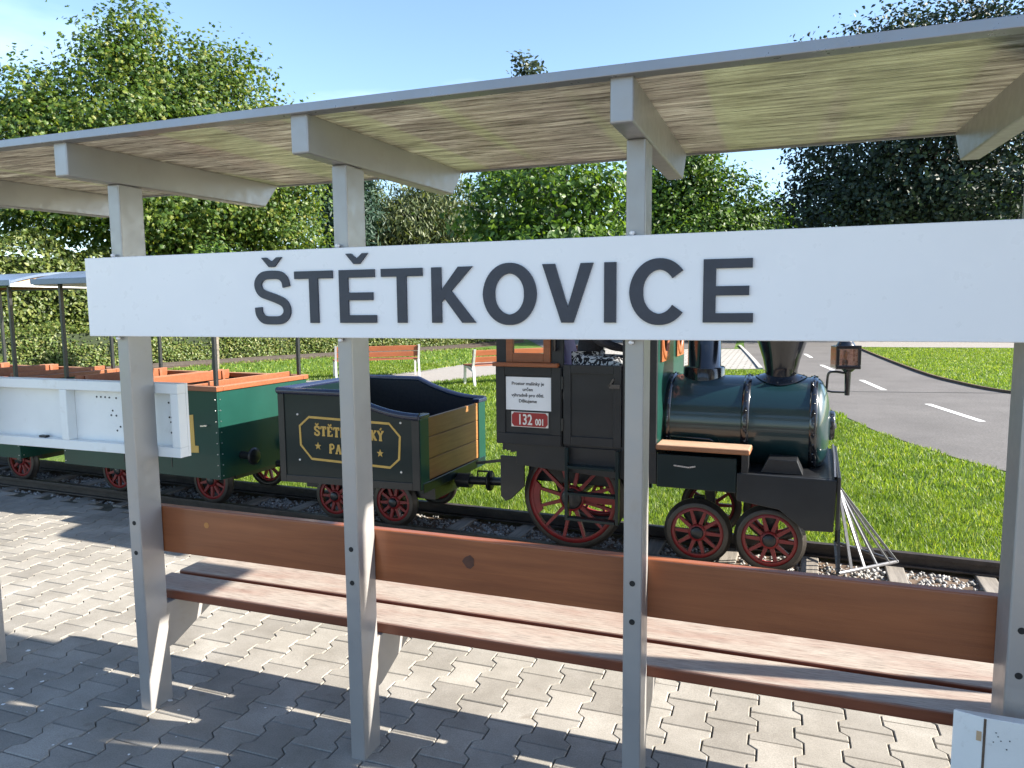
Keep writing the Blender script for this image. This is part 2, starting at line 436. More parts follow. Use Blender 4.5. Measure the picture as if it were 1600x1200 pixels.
# ---------------------------------------------------------------- mesh helpers
class MB:
    """collects shapes of one part"""

    def __init__(self):
        self.v, self.f, self.sm = [], [], []

    def add(self, vs, fs, smooth=False):
        o = len(self.v)
        self.v += [tuple(p) for p in vs]
        self.f += [tuple(i + o for i in f) for f in fs]
        self.sm += [smooth] * len(fs)
        return self

    def box(self, x0, x1, y0, y1, z0, z1):
        vs = [(x, y, z) for z in (z0, z1) for y in (y0, y1) for x in (x0, x1)]
        return self.add(vs, [(0, 2, 3, 1), (4, 5, 7, 6), (0, 1, 5, 4), (2, 6, 7, 3), (0, 4, 6, 2), (1, 3, 7, 5)])

    def bar(self, a, b, w, h, upv=(0, 0, 1)):
        a, b = Vector(a), Vector(b)
        d = (b - a).normalized()
        u = Vector(upv)
        s = d.cross(u)
        if s.length < 1e-4:
            s = d.cross(Vector((1, 0, 0)))
        s.normalize()
        u = s.cross(d).normalized()
        vs = []
        for p in (a, b):
            for i, j in ((-1, -1), (1, -1), (1, 1), (-1, 1)):
                vs.append(p + s * (i * w / 2) + u * (j * h / 2))
        return self.add(vs, [(3, 2, 1, 0), (4, 5, 6, 7), (0, 1, 5, 4), (1, 2, 6, 5), (2, 3, 7, 6), (3, 0, 4, 7)])

    def cyl(self, a, b, r0, r1=None, n=24, caps=True):
        r1 = r0 if r1 is None else r1
        a, b = Vector(a), Vector(b)
        d = (b - a).normalized()
        s = d.orthogonal().normalized()
        t = d.cross(s)
        vs = []
        for p, r in ((a, r0), (b, r1)):
            for k in range(n):
                an = 2 * math.pi * k / n
                vs.append(p + (s * math.cos(an) + t * math.sin(an)) * r)
        self.add(vs, [(k, (k + 1) % n, n + (k + 1) % n, n + k) for k in range(n)], True)
        if caps:
            self.add(vs, [tuple(range(n))[::-1], tuple(range(n, 2 * n))])
        return self

    def lathe(self, prof, o=(0, 0, 0), ax=(0, 0, 1), n=32, smooth=True):
        """prof: list of (radius, height)"""
        o, ax = Vector(o), Vector(ax).normalized()
        s = ax.orthogonal().normalized()
        t = ax.cross(s)
        vs = []
        for r, h in prof:
            for k in range(n):
                an = 2 * math.pi * k / n
                vs.append(o + ax * h + (s * math.cos(an) + t * math.sin(an)) * max(r, 1e-5))
        fs = []
        for i in range(len(prof) - 1):
            for k in range(n):
                fs.append((i * n + k, i * n + (k + 1) % n, (i + 1) * n + (k + 1) % n, (i + 1) * n + k))
        return self.add(vs, fs, smooth)

    def tube(self, pts, r, n=8, closed=False):
        pts = [Vector(p) for p in pts]
        m = len(pts)
        vs = []
        prev = None
        for i, p in enumerate(pts):
            a = pts[(i - 1) % m] if (closed or i > 0) else p
            b = pts[(i + 1) % m] if (closed or i < m - 1) else p
            d = (b - a).normalized()
            if prev is None:
                s = d.orthogonal().normalized()
            else:
                s = (prev - d * prev.dot(d)).normalized()
            prev = s
            t = d.cross(s)
            for k in range(n):
                an = 2 * math.pi * k / n
                vs.append(p + (s * math.cos(an) + t * math.sin(an)) * r)
        fs = []
        for i in range(m if closed else m - 1):
            j = (i + 1) % m
            for k in range(n):
                fs.append((i * n + k, i * n + (k + 1) % n, j * n + (k + 1) % n, j * n + k))
        self.add(vs, fs, True)
        if not closed:
            self.add(vs[:n], [tuple(range(n))[::-1]])
            self.add(vs[-n:], [tuple(range(n))])
        return self

    def poly(self, pts, d0, d1, fn):
        """extrude a 2-D outline between depths d0 and d1; fn(a,b,d)->xyz"""
        n = len(pts)
        vs = [fn(a, b, d0) for a, b in pts] + [fn(a, b, d1) for a, b in pts]
        fs = [tuple(range(n)), tuple(range(2 * n - 1, n - 1, -1))]
        fs += [(k, n + k, n + (k + 1) % n, (k + 1) % n) for k in range(n)]
        return self.add(vs, fs)

    def strip(self, pts, hw, d0, d1, fn, closed=False):
        """stroke of half width hw(list or number) along a 2-D line, extruded"""
        m = len(pts)
        L, R = [], []
        for i in range(m):
            a = Vector(pts[(i - 1) % m] if (closed or i > 0) else pts[i])
            b = Vector(pts[(i + 1) % m] if (closed or i < m - 1) else pts[i])
            t = (b - a).normalized()
            nrm = Vector((-t.y, t.x))
            h = hw[i] if isinstance(hw, (list, tuple)) else hw
            p = Vector(pts[i])
            L.append(p + nrm * h)
            R.append(p - nrm * h)
        vs = [fn(p.x, p.y, d) for d in (d0, d1) for p in L + R]
        q = 2 * m
        fs = []
        for i in range(m if closed else m - 1):
            j = (i + 1) % m
            fs += [(i, m + i, m + j, j), (q + i, q + j, q + m + j, q + m + i), (i, j, q + j, q + i), (m + i, q + m + i, q + m + j, m + j)]
        if not closed:
            fs += [(0, q, q + m, m), (m - 1, 2 * m - 1, q + 2 * m - 1, q + m - 1)]
        return self.add(vs, fs)

    def sphere(self, c, r, n=16, k=10):
        rx, ry, rz = r if isinstance(r, tuple) else (r, r, r)
        vs, fs = [], []
        for i in range(k + 1):
            th = math.pi * i / k
            for j in range(n):
                ph = 2 * math.pi * j / n
                vs.append((c[0] + rx * math.sin(th) * math.cos(ph), c[1] + ry * math.sin(th) * math.sin(ph), c[2] + rz * math.cos(th)))
        for i in range(k):
            for j in range(n):
                fs.append((i * n + j, (i + 1) * n + j, (i + 1) * n + (j + 1) % n, i * n + (j + 1) % n))
        return self.add(vs, fs, True)

    def mesh(self, name, off=(0, 0, 0)):
        me = bpy.data.meshes.new(name)
        me.from_pydata([(p[0] - off[0], p[1] - off[1], p[2] - off[2]) for p in self.v], [], self.f)
        me.polygons.foreach_set('use_smooth', self.sm)
        import bmesh
        bm = bmesh.new()
        bm.from_mesh(me)
        bmesh.ops.recalc_face_normals(bm, faces=bm.faces)
        bm.to_mesh(me)
        bm.free()
        return me

    def build(self, name, mat, parent=None, off=(0, 0, 0), bevel=0.0, seg=2):
        me = self.mesh(name, off)
        me.materials.append(MATS[mat])
        return link(name, me, parent, bevel, seg)


def link(name, me, parent=None, bevel=0.0, seg=2):
    o = bpy.data.objects.new(name, me)
    COL.objects.link(o)
    if parent is not None:
        o.parent = parent
    if bevel > 0:
        b = o.modifiers.new('bevel', 'BEVEL')
        b.width = bevel
        b.segments = seg
        b.limit_method = 'ANGLE'
        b.angle_limit = math.radians(40)
    return o


def tag(o, label=None, cat=None, group=None, kind=None):
    if label:
        o['label'] = label
    if cat:
        o['category'] = cat
    if group:
        o['group'] = group
    if kind:
        o['kind'] = kind
    return o


def empty(name, loc=(0, 0, 0), rz=0.0):
    o = bpy.data.objects.new(name, None)
    COL.objects.link(o)
    o.location = loc
    o.rotation_euler = (0, 0, rz)
    o.empty_display_size = 0.1
    return o


def copy_tree(o, parent=None):
    c = o.copy()
    COL.objects.link(c)
    c.parent = parent
    for ch in list(o.children):
        copy_tree(ch, c)
    return c


def np_mesh(name, V, Fc, mat, smooth=False):
    me = bpy.data.meshes.new(name)
    V = np.asarray(V, dtype=np.float32)
    Fc = np.asarray(Fc, dtype=np.int32)
    k = Fc.shape[1]
    me.vertices.add(len(V))
    me.vertices.foreach_set('co', V.ravel())
    me.loops.add(Fc.size)
    me.loops.foreach_set('vertex_index', Fc.ravel())
    me.polygons.add(len(Fc))
    me.polygons.foreach_set('loop_start', np.arange(0, Fc.size, k, dtype=np.int32))
    me.polygons.foreach_set('loop_total', np.full(len(Fc), k, dtype=np.int32))
    me.update(calc_edges=True)
    me.materials.append(MATS[mat])
    return me


def text_mesh(name, body, size, mat, align='CENTER', extrude=0.0005, offset=0.0, shear=0.0):
    cu = bpy.data.curves.new(name, 'FONT')
    cu.body = body
    cu.size = size
    cu.align_x = align
    cu.extrude = extrude
    cu.offset = offset
    cu.shear = shear
    cu.resolution_u = 3
    o = bpy.data.objects.new(name, cu)
    COL.objects.link(o)
    bpy.context.view_layer.update()
    dg = bpy.context.evaluated_depsgraph_get()
    me = bpy.data.meshes.new_from_object(o.evaluated_get(dg))
    bpy.data.objects.remove(o)
    me.materials.clear()
    me.materials.append(MATS[mat])
    return me


def catmull(P, n=6, closed=False):
    P = [np.array(p, float) for p in P]
    m = len(P)
    res = []
    rngi = range(m) if closed else range(m - 1)
    for i in rngi:
        p0 = P[(i - 1) % m] if (closed or i > 0) else P[i]
        p1, p2 = P[i], P[(i + 1) % m]
        p3 = P[(i + 2) % m] if (closed or i < m - 2) else P[(i + 1) % m]
        for k in range(n):
            t = k / n
            res.append(0.5 * ((2 * p1) + (-p0 + p2) * t + (2 * p0 - 5 * p1 + 4 * p2 - p3) * t * t + (-p0 + 3 * p1 - 3 * p2 + p3) * t ** 3))
    if not closed:
        res.append(P[-1])
    return [tuple(float(x) for x in p) for p in res]


def sheet(name, pts, z, mat, kind='structure', parent=None):
    me = bpy.data.meshes.new(name)
    me.from_pydata([(x, y, z) for x, y in pts], [], [tuple(range(len(pts)))])
    me.materials.append(MATS[mat])
    o = link(name, me, parent)
    if kind:
        o['kind'] = kind
    return o


def ribbon(name, center, width, z, mat, kind='structure', parent=None):
    P = catmull(center, 6)
    vs = []
    for i, p in enumerate(P):
        a = Vector(P[max(0, i - 1)])
        b = Vector(P[min(len(P) - 1, i + 1)])
        t = (b - a).normalized()
        n = Vector((-t.y, t.x))
        vs += [(p[0] + n.x * width / 2, p[1] + n.y * width / 2, z), (p[0] - n.x * width / 2, p[1] - n.y * width / 2, z)]
    fs = [(2 * i, 2 * i + 1, 2 * i + 3, 2 * i + 2) for i in range(len(P) - 1)]
    me = bpy.data.meshes.new(name)
    me.from_pydata(vs, [], fs)
    me.materials.append(MATS[mat])
    o = link(name, me, parent)
    if kind:
        o['kind'] = kind
    return o


# train frame: u along the track, v across it (away from the platform), z up
TH = -0.0445
TC = Vector((0, 2.685, 0))
UD = Vector((math.cos(TH), math.sin(TH), 0))
VD = Vector((-math.sin(TH), math.cos(TH), 0))


def W(u, v, z=0.0):
    return TC + UD * u + VD * v + Vector((0, 0, z))


# ================================================================ SETTING
sheet('ground', [(-400, -300), (400, -300), (400, 600), (-400, 600)], -0.030, 'lawn_sheet')

# asphalt road: sweeps from far ahead round to the right
road_left = [(-1.9, 60), (-1.5, 36), (-1.14, 27.8), (-0.64, 22.4), (-0.34, 18.65), (0.25, 14.6), (0.88, 10.7), (1.09, 9.7), (1.33, 8.64), (1.69, 7.64), (2.0, 6.9), (2.5, 6.1), (3.6, 4.9), (6.0, 3.6), (12, 2.6), (30, 2)]
road_right = [(30, 9.5), (12, 10.4), (7.5, 11.7), (5.4, 12.9), (4.22, 14.1), (3.74, 15.7), (3.46, 17.7), (3.27, 21.4), (3.07, 27.7), (3.0, 36), (2.9, 60)]
sheet('road', catmull(road_left, 5) + catmull(road_right, 5), -0.022, 'asphalt')
root = empty('kerb')
tag(root, kind='structure')
rl = catmull(road_right, 5)
mb = MB()
for i in range(len(rl) - 1):
    mb.bar((rl[i][0], rl[i][1], 0.0), (rl[i + 1][0], rl[i + 1][1], 0.0), 0.055, 0.06)
mb.build('kerb_edge', 'soil', root)
# centre dashes
for k, (a, b) in enumerate([((2.48, 11.92), (2.86, 10.02)), ((1.84, 16.03), (2.06, 14.0)), ((1.22, 20.35), (1.42, 18.6)), ((0.95, 25.3), (1.08, 23.4)), ((0.75, 30.2), (0.85, 28.2))]):
    a, b = Vector(a), Vector(b)
    t = (b - a).normalized()
    n = Vector((-t.y, t.x)) * 0.055
    sheet('lane_marking', [tuple(a + n), tuple(b + n), tuple(b - n), tuple(a - n)], -0.018, 'road_white')
sheet('road_joint', [(1.2, 13.50), (4.4, 14.06), (4.4, 14.10), (1.2, 13.53)], -0.0185, 'black_iron')

# block-paved area left of the road and its edging stones
plz = [(-0.45, 18.55), (-3.2, 17.5), (-7.0, 16.4), (-6.6, 27.0), (-4.2, 27.4), (-1.28, 27.9)]
pl_edge = [(-1.28, 27.9), (-0.78, 22.4), (-0.45, 18.55)]
sheet('plaza', plz[:-1] + catmull(pl_edge, 5)[:-1], -0.019, 'plaza_blocks')
root = empty('plaza_kerb')
tag(root, kind='structure')
pe = catmull([(-1.5, 30.5), (-1.24, 27.9), (-0.72, 22.4), (-0.39, 18.6)], 9)
for i in range(len(pe) - 1):
    MB().bar((pe[i][0], pe[i][1], -0.01), (pe[i + 1][0], pe[i + 1][1], -0.01), 0.11, 0.05).build('kerb_stone', 'kerb_stone', root)
sheet('side_road', [(-1.6, 28.2), (-9, 26.6), (-14, 38), (-2, 40)], -0.0205, 'asphalt')
sheet('far_paving', [(3.1, 30.3), (14, 31.2), (14, 36), (3.0, 36)], -0.0205, 'gravel_path')

# gravel path behind the park benches
ribbon('path', [(-5.9, 34), (-7.0, 24), (-7.75, 17.5), (-8.1, 14.8), (-9.6, 12.0), (-13, 9.8), (-20, 8.2)], 2.3, -0.021, 'gravel_path')
ribbon('path_edging', [(-7.1, 34), (-8.2, 24), (-8.95, 17.5), (-9.3, 15.2), (-10.6, 13.1), (-13.4, 11.1), (-20, 9.5)], 0.12, -0.016, 'kerb_stone')
# the return loop of the track at the foot of the hedge
hedge_line = [(-21.2, 7.0), (-19.8, 11.2), (-18.6, 15.6), (-16.8, 20.3), (-15.0, 24.0), (-13.8, 28.0), (-13.2, 33.0)]
ribbon('hedge_bed', [(x + 0.5, y - 0.3) for x, y in hedge_line], 2.2, -0.023, 'soil')
root = empty('loop_track')
tag(root, kind='structure')
for off in (0.55, 1.15):
    P = catmull([(x + off, y - 0.35 * off) for x, y in hedge_line], 4)
    mb = MB()
    for i in range(len(P) - 1):
        mb.bar((*P[i], 0.03), (*P[i + 1], 0.03), 0.05, 0.09)
    mb.build('rail', 'rail_steel', root)

# ---------------------------------------------------------------- platform paving
sheet('bounce_paving', [(-14, -26), (12, -26), (12, -6.0), (-14, -6.0)], -0.006, 'paver_concrete')  # unseen paving added behind the camera to bounce light onto the sign
PX, PY = 0.171, 0.2075
AMP = 0.016
PAVE_V = -0.44  # paving ends beside the near rail
paving = sheet('paving', [(-9.5, -6.0), (4.5, -6.0), tuple(W(4.5, PAVE_V)[:2]), tuple(W(-9.5, PAVE_V)[:2])], -0.014, 'sand_joint')


def paver_mesh():
    g = 0.0025
    L = PY / 2 - 0.0022
    w0 = PX / 2 + AMP - g
    w1 = PX / 2 - AMP - g
    ya, yb = PY * 0.31, PY * 0.19
    prof = [(w0, -L), (w0, -ya), (w1, -yb), (w1, yb), (w0, ya), (w0, L)]
    out = prof + [(-x, y) for x, y in prof[::-1]]
    n = len(out)

    def inset(s):
        return [(x - math.copysign(s, x), y - (math.copysign(s, y) if abs(y) > PY * 0.4 else 0)) for x, y in out]
    rings = [(out, -0.04), (out, -0.004), (inset(0.0035), 0.0)]
    vs = [(x, y, z) for r, z in rings for x, y in r]
    fs = [tuple(range(2 * n, 3 * n))]
    for k in range(2):
        for i in range(n):
            j = (i + 1) % n
            fs.append((k * n + i, k * n + j, (k + 1) * n + j, (k + 1) * n + i))
    return vs, fs


pv, pf = paver_mesh()
pm = bpy.data.meshes.new('paver')
pm.from_pydata(pv, [], pf)
pm.materials.append(MATS['paver_concrete'])
pm.update()
spots = []
fw2 = Vector((fw.x, fw.y)).normalized()
for i in range(-48, 22):
    x = -0.3035 + i * PX
    for j in range(-32, 16):
        y = 0.5225 + j * PY + (PY / 2 if i % 2 else 0)
        du = (Vector((x, y, 0)) - TC).dot(VD)
        if du > PAVE_V - PY / 2 or y < -5.9:
            continue
        dv = Vector((x - CAM.x, y - CAM.y))
        dep = dv.dot(fw2)
        lat = dv.dot(Vector((rt.x, rt.y)))
        vis = dep > 1.2 and abs(lat) < dep * 0.80 + 0.3 and 1.705 / max(dep, 0.1) < 0.70
        spots.append((0 if vis else 1, dv.length, x, y))
spots.sort()
rest_v, rest_f = [], []
pv_np = np.array(pv)
for k, (nv, dist, x, y) in enumerate(spots):
    dz = random.uniform(-0.0015, 0.0015)
    if k < 300:
        o = bpy.data.objects.new('paver', pm)
        COL.objects.link(o)
        o.parent = paving
        o.location = (x, y, dz)
        o.rotation_euler = (random.uniform(-.006, .006), random.uniform(-.006, .006), random.uniform(-.008, .008))
    else:
        b = len(rest_v)
        rest_v += [(a + x, c + y, d + dz) for a, c, d in pv]
        rest_f += [tuple(q + b for q in f) for f in pf]
me = bpy.data.meshes.new('pavers')
me.from_pydata(rest_v, [], rest_f)
me.materials.append(MATS['paver_concrete'])
o = link('pavers', me, paving)
o['kind'] = 'stuff'

mb = MB()
for k in range(46):
    x, y = random.uniform(-3.6, -1.6), random.uniform(-0.45, 0.30)
    if k > 34:
        x, y = random.uniform(-6, -3.2), random.uniform(0.4, 1.9)
    r = random.choice((0.004, 0.006, 0.009, 0.014))
    n = 9
    e = random.uniform(0.5, 1.0)
    vs_ = [(x + math.cos(2 * math.pi * q / n) * r * random.uniform(0.7, 1.2), y + math.sin(2 * math.pi * q / n) * r * e * random.uniform(0.7, 1.2), 0.0028) for q in range(n)]
    mb.add(vs_, [tuple(range(n))])
o = mb.build('bird_droppings', 'road_white', paving)
o['kind'] = 'stuff'

# ---------------------------------------------------------------- narrow-gauge track
track = empty('railway_track', tuple(W(0, 0, 0)), TH)
tag(track, kind='structure')
RAILTOP = 0.090
for s in (-1, 1):
    mb = MB()
    mb.box(-10, 5.0, s * 0.325 - 0.024, s * 0.325 + 0.024, 0.060, RAILTOP)
    mb.box(-10, 5.0, s * 0.325 - 0.009, s * 0.325 + 0.009, 0.012, 0.062)
    mb.box(-10, 5.0, s * 0.325 - 0.045, s * 0.325 + 0.045, 0.0, 0.014)
    mb.build('rail', 'rail_steel', track, bevel=0.003)
slm = None
for k in range(-19, 9):
    u = 0.75 + 0.512 * k
    if slm is None:
        so = MB().box(-0.055, 0.055, -0.49, 0.49, -0.09, 0.0).build('sleeper', 'sleeper_wood', track, bevel=0.006)
        slm = so.data
    else:
        so = link('sleeper', slm, track, 0.006)
    so.location = (u, random.uniform(-.02, .02), random.uniform(-.004, .003))
    so.rotation_euler = (0, 0, random.uniform(-.02, .02))
o = MB().box(-10, 5, -0.43, 0.62, -0.06, -0.024).build('track_bed', 'soil', track)

# crushed-stone ballast
nst = 30000
octv = np.array([(1, 0, 0), (-1, 0, 0), (0, 1, 0), (0, -1, 0), (0, 0, 1), (0, 0, -1)], float)
octf = np.array([(0, 2, 4), (2, 1, 4), (1, 3, 4), (3, 0, 4), (2, 0, 5), (1, 2, 5), (3, 1, 5), (0, 3, 5)])
pos = np.stack([rng.uniform(-9.5, 4.6, nst), rng.uniform(-0.44, 0.47, nst), rng.uniform(-0.046, -0.016, nst)], 1)
near = (np.abs(pos[:, 1]) > 0.27) & (np.abs(pos[:, 1]) < 0.37)
pos[near, 2] -= 0.02
sz = rng.uniform(0.009, 0.021, nst)[:, None, None]
shp = octv[None] * rng.uniform(0.55, 1.3, (nst, 6, 1)) * sz
ax = rng.normal(size=(nst, 3))
ax /= np.linalg.norm(ax, axis=1)[:, None]
an = rng.uniform(0, 6.28, nst)
K = np.zeros((nst, 3, 3))
K[:, 0, 1], K[:, 0, 2], K[:, 1, 0], K[:, 1, 2], K[:, 2, 0], K[:, 2, 1] = -ax[:, 2], ax[:, 1], ax[:, 2], -ax[:, 0], -ax[:, 1], ax[:, 0]
Rm = np.eye(3)[None] + np.sin(an)[:, None, None] * K + (1 - np.cos(an))[:, None, None] * (K @ K)
vv = np.einsum('nij,nkj->nki', Rm, shp) + pos[:, None, :]
ff = octf[None] + (np.arange(nst) * 6)[:, None, None]
o = link('ballast', np_mesh('ballast', vv.reshape(-1, 3), ff.reshape(-1, 3), 'ballast_stone'), track)
o['kind'] = 'stuff'


# ---------------------------------------------------------------- lawn blades
def blades(n, xy, hmin, hmax, w, lean=0.5):
    n = len(xy)
    base = np.column_stack([xy, np.full(n, -0.03)])
    h = rng.uniform(hmin, hmax, n)
    a = rng.uniform(0, 2 * np.pi, n)
    side = np.column_stack([np.cos(a), np.sin(a), np.zeros(n)]) * (w * rng.uniform(0.6, 1.2, n))[:, None]
    b = rng.uniform(0, 2 * np.pi, n)
    l = rng.uniform(0.1, lean, n) * h
    tipd = np.column_stack([np.cos(b) * l, np.sin(b) * l, h])
    mid = tipd * np.array([0.35, 0.35, 0.6])
    V = np.stack([base - side, base + side, base + mid + side * 0.7, base + mid - side * 0.7, base + tipd], 1)
    F1 = np.array([(0, 1, 2), (0, 2, 3), (3, 2, 4)])
    F = F1[None] + (np.arange(n) * 5)[:, None, None]
    return V.reshape(-1, 3), F.reshape(-1, 3)


RL = np.array(catmull(road_left, 5))
RR = np.array(catmull(road_right, 5))
PC = np.array(catmull([(-5.9, 34), (-7.0, 24), (-7.75, 17.5), (-8.1, 14.8), (-9.6, 12.0), (-13, 9.8), (-20, 8.2)], 6))


def on_lawn(x, y):
    uvv = (np.stack([x, y], 1) - np.array(TC[:2])) @ np.array(VD[:2])
    ok = uvv > 0.40
    o = np.argsort(RL[:, 1])
    xl = np.interp(y, RL[o, 1], RL[o, 0])
    o2 = np.argsort(RR[:, 1])
    xr = np.interp(y, RR[o2, 1], RR[o2, 0])
    ok &= (x < xl - 0.02 + 0.05 * np.sin(y * 7)) | ((x > xr + 0.06) & (y > 9.8) & (y < 30))
    d = np.min(np.hypot(x[:, None] - PC[None, :, 0], y[:, None] - PC[None, :, 1]), axis=1)
    ok &= d > 1.2
    ok &= ~((y > 17.7 + 0.33 * (x + 2.5)) & (y < 28) & (x > -7) & (x < 0.2))
    return ok


def cand(n, x0, x1, y0, y1):
    x = rng.uniform(x0, x1, n)
    y = rng.uniform(y0, y1, n)
    keep = on_lawn(x, y)
    return np.stack([x[keep], y[keep]], 1)


parts = [(cand(75000, -5.5, 3.2, 2.9, 5.2), 0.030, 0.058, 0.0036, 1.0), (cand(85000, -8, 2.2, 5.2, 9.5), 0.030, 0.055, 0.0055, 1.0),
         (cand(60000, -12, 1.5, 9.5, 18), 0.04, 0.075, 0.012, 0.9), (cand(60000, 2.8, 9.5, 10, 30), 0.03, 0.06, 0.010, 0.9),
         (cand(9000, -17, -8, 11, 26), 0.04, 0.08, 0.02, 0.9)]
ux = rng.uniform(-10, 4.5, 9000)
uv_ = rng.uniform(0.37, 0.50, 9000)
edge = np.stack([TC.x + UD.x * ux + VD.x * uv_, TC.y + UD.y * ux + VD.y * uv_], 1)
parts.append((edge, 0.05, 0.12, 0.005, 1.0))
Vs, Fs, o_ = [], [], 0
for xy, h0, h1, w_, ln in parts:
    V_, F_ = blades(0, xy, h0, h1, w_, ln)
    Vs.append(V_)
    Fs.append(F_ + o_)
    o_ += len(V_)
o = link('lawn_grass', np_mesh('lawn_grass', np.concatenate(Vs), np.concatenate(Fs), 'grass_blade'))
tag(o, 'short bright green lawn grass beyond the narrow gauge track', 'grass', kind='stuff')


# ---------------------------------------------------------------- foliage
def leaf_shape(kind):
    if kind == 'maple':
        P = [(0, -0.5), (0.40, -0.36), (0.26, -0.05), (0.50, 0.20), (0.13, 0.22), (0.04, 0.56), (-0.17, 0.18), (-0.48, 0.26), (-0.30, -0.08), (-0.42, -0.30)]
        V = np.array([(0, 0, 0.10)] + [(x, y, 0.10 * (x * y > 0) - 0.06) for x, y in P])
        F = np.array([(0, i + 1, (i + 1) % 10 + 1) for i in range(10)])
    elif kind == 'needle':
        V = np.array([(0, -0.5, 0), (0.10, 0, 0.03), (0, 0.5, 0), (-0.10, 0, 0.03)])
        F = np.array([(0, 1, 2), (0, 2, 3)])
    elif kind == 'long':
        V = np.array([(0, -0.6, 0), (0.17, -0.05, 0.04), (0, 0.6, -0.05), (-0.17, -0.05, 0.04)])
        F = np.array([(0, 1, 2), (0, 2, 3)])
    else:
        V = np.array([(0, -0.5, 0), (0.33, -0.12, 0.07), (0.22, 0.28, 0.04), (0, 0.55, -0.05), (-0.22, 0.28, 0.04), (-0.33, -0.12, 0.07)])
        F = np.array([(0, 1, 2), (0, 2, 3), (0, 3, 4), (0, 4, 5)])
    return V, F


def leaves(P, Nrm, size, kind, jit=0.62):
    """P points, Nrm preferred facing"""
    n = len(P)
    LV, LF = leaf_shape(kind)
    z = Nrm + rng.normal(size=(n, 3)) * jit
    z /= np.linalg.norm(z, axis=1)[:, None]
    a = rng.normal(size=(n, 3))
    if kind == 'long':
        a = a * 0.5 + np.array([0, 0, -1.0])
    x = np.cross(a, z)
    x /= np.linalg.norm(x, axis=1)[:, None] + 1e-9
    y = np.cross(z, x)
    s = size * rng.uniform(0.65, 1.25, n)
    V = P[:, None, :] + s[:, None, None] * (LV[None, :, 0:1] * x[:, None] + LV[None, :, 1:2] * y[:, None] + LV[None, :, 2:3] * z[:, None])
    F = LF[None] + (np.arange(n) * len(LV))[:, None, None]
    return V.reshape(-1, 3), F.reshape(-1, 3)


def crown_points(lobes, n, clump=0.33, percl=26):
    vol = np.array([l[3] * l[3] * l[4] for l in lobes]) ** 0.75
    cnt = np.maximum(1, (vol / vol.sum() * n / percl)).astype(int)
    P, Q = [], []
    for l, c in zip(lobes, cnt):
        d = rng.normal(size=(c, 3))
        d /= np.linalg.norm(d, axis=1)[:, None]
        r = np.clip(1.0 - np.abs(rng.normal(0, 0.26, c)), 0.05, 1.12)
        ctr = np.array(l[:3]) + d * r[:, None] * np.array([l[3], l[3], l[4]])
        cs = clump * rng.uniform(0.6, 1.35, c)
        pts = ctr[:, None, :] + rng.normal(size=(c, percl, 3)) * cs[:, None, None] * np.array([1, 1, 0.6])
        P.append(pts.reshape(-1, 3))
        o = d[:, None, :] + rng.normal(size=(c, percl, 3)) * 0.3
        Q.append(o.reshape(-1, 3))
    P = np.concatenate(P)
    Q = np.concatenate(Q)
    Q[:, 2] += 0.45
    return P, Q


def limb(mb, a, b, r0, r1, wig=0.06, n=5, k=7):
    a, b = Vector(a), Vector(b)
    L = (b - a).length
    pts = [a.lerp(b, i / n) + Vector((random.uniform(-1, 1), random.uniform(-1, 1), random.uniform(-1, 1))) * (wig * L * (0 if i in (0, n) else 1)) for i in range(n + 1)]
    for i in range(n):
        mb.cyl(pts[i], pts[i + 1], r0 + (r1 - r0) * i / n, r0 + (r1 - r0) * (i + 1) / n, k, False)
    return pts


def tree(name, base, lobes, nleaf, size, kind, lmat, label, cat='tree', trunk_r=0.13, bark='bark', clump=0.33, group=None, percl=26):
    r = empty(name, (base[0], base[1], -0.03))
    tag(r, label, cat, group)
    mb = MB()
    top = max(lobes, key=lambda l: l[2] + l[4])
    fork = min(l[2] - l[4] * 0.3 for l in lobes) * 0.75
    limb(mb, (0, 0, 0), (0.05, 0.03, fork), trunk_r, trunk_r * 0.75, 0.02, 5, 10)
    limb(mb, (0.05, 0.03, fork), (top[0] * 0.7, top[1] * 0.7, top[2]), trunk_r * 0.72, 0.02, 0.04, 6, 8)
    for l in lobes:
        st = fork + (l[2] - fork) * random.uniform(0.1, 0.45)
        t = max(0.0, (st - fork) / max(0.1, top[2] - fork))
        p0 = Vector((0.05, 0.03, fork)).lerp(Vector((top[0] * 0.7, top[1] * 0.7, top[2])), t)
        pts = limb(mb, p0, (l[0], l[1], l[2]), trunk_r * 0.42, 0.018, 0.06, 5, 6)
        for q in range(5):
            d = Vector((random.gauss(0, 1), random.gauss(0, 1), random.gauss(0.2, 0.8))).normalized()
            e = Vector((l[0] + d.x * l[3] * 0.85, l[1] + d.y * l[3] * 0.85, l[2] + d.z * l[4] * 0.85))
            limb(mb, pts[random.randint(2, 5)], e, 0.022, 0.006, 0.08, 4, 5)
    mb.build('trunk', bark, r)
    P, Q = crown_points(lobes, nleaf, clump, percl)
    V_, F_ = leaves(P, Q, size, kind)
    link('crown', np_mesh('crown', V_, F_, lmat), r)
    return r
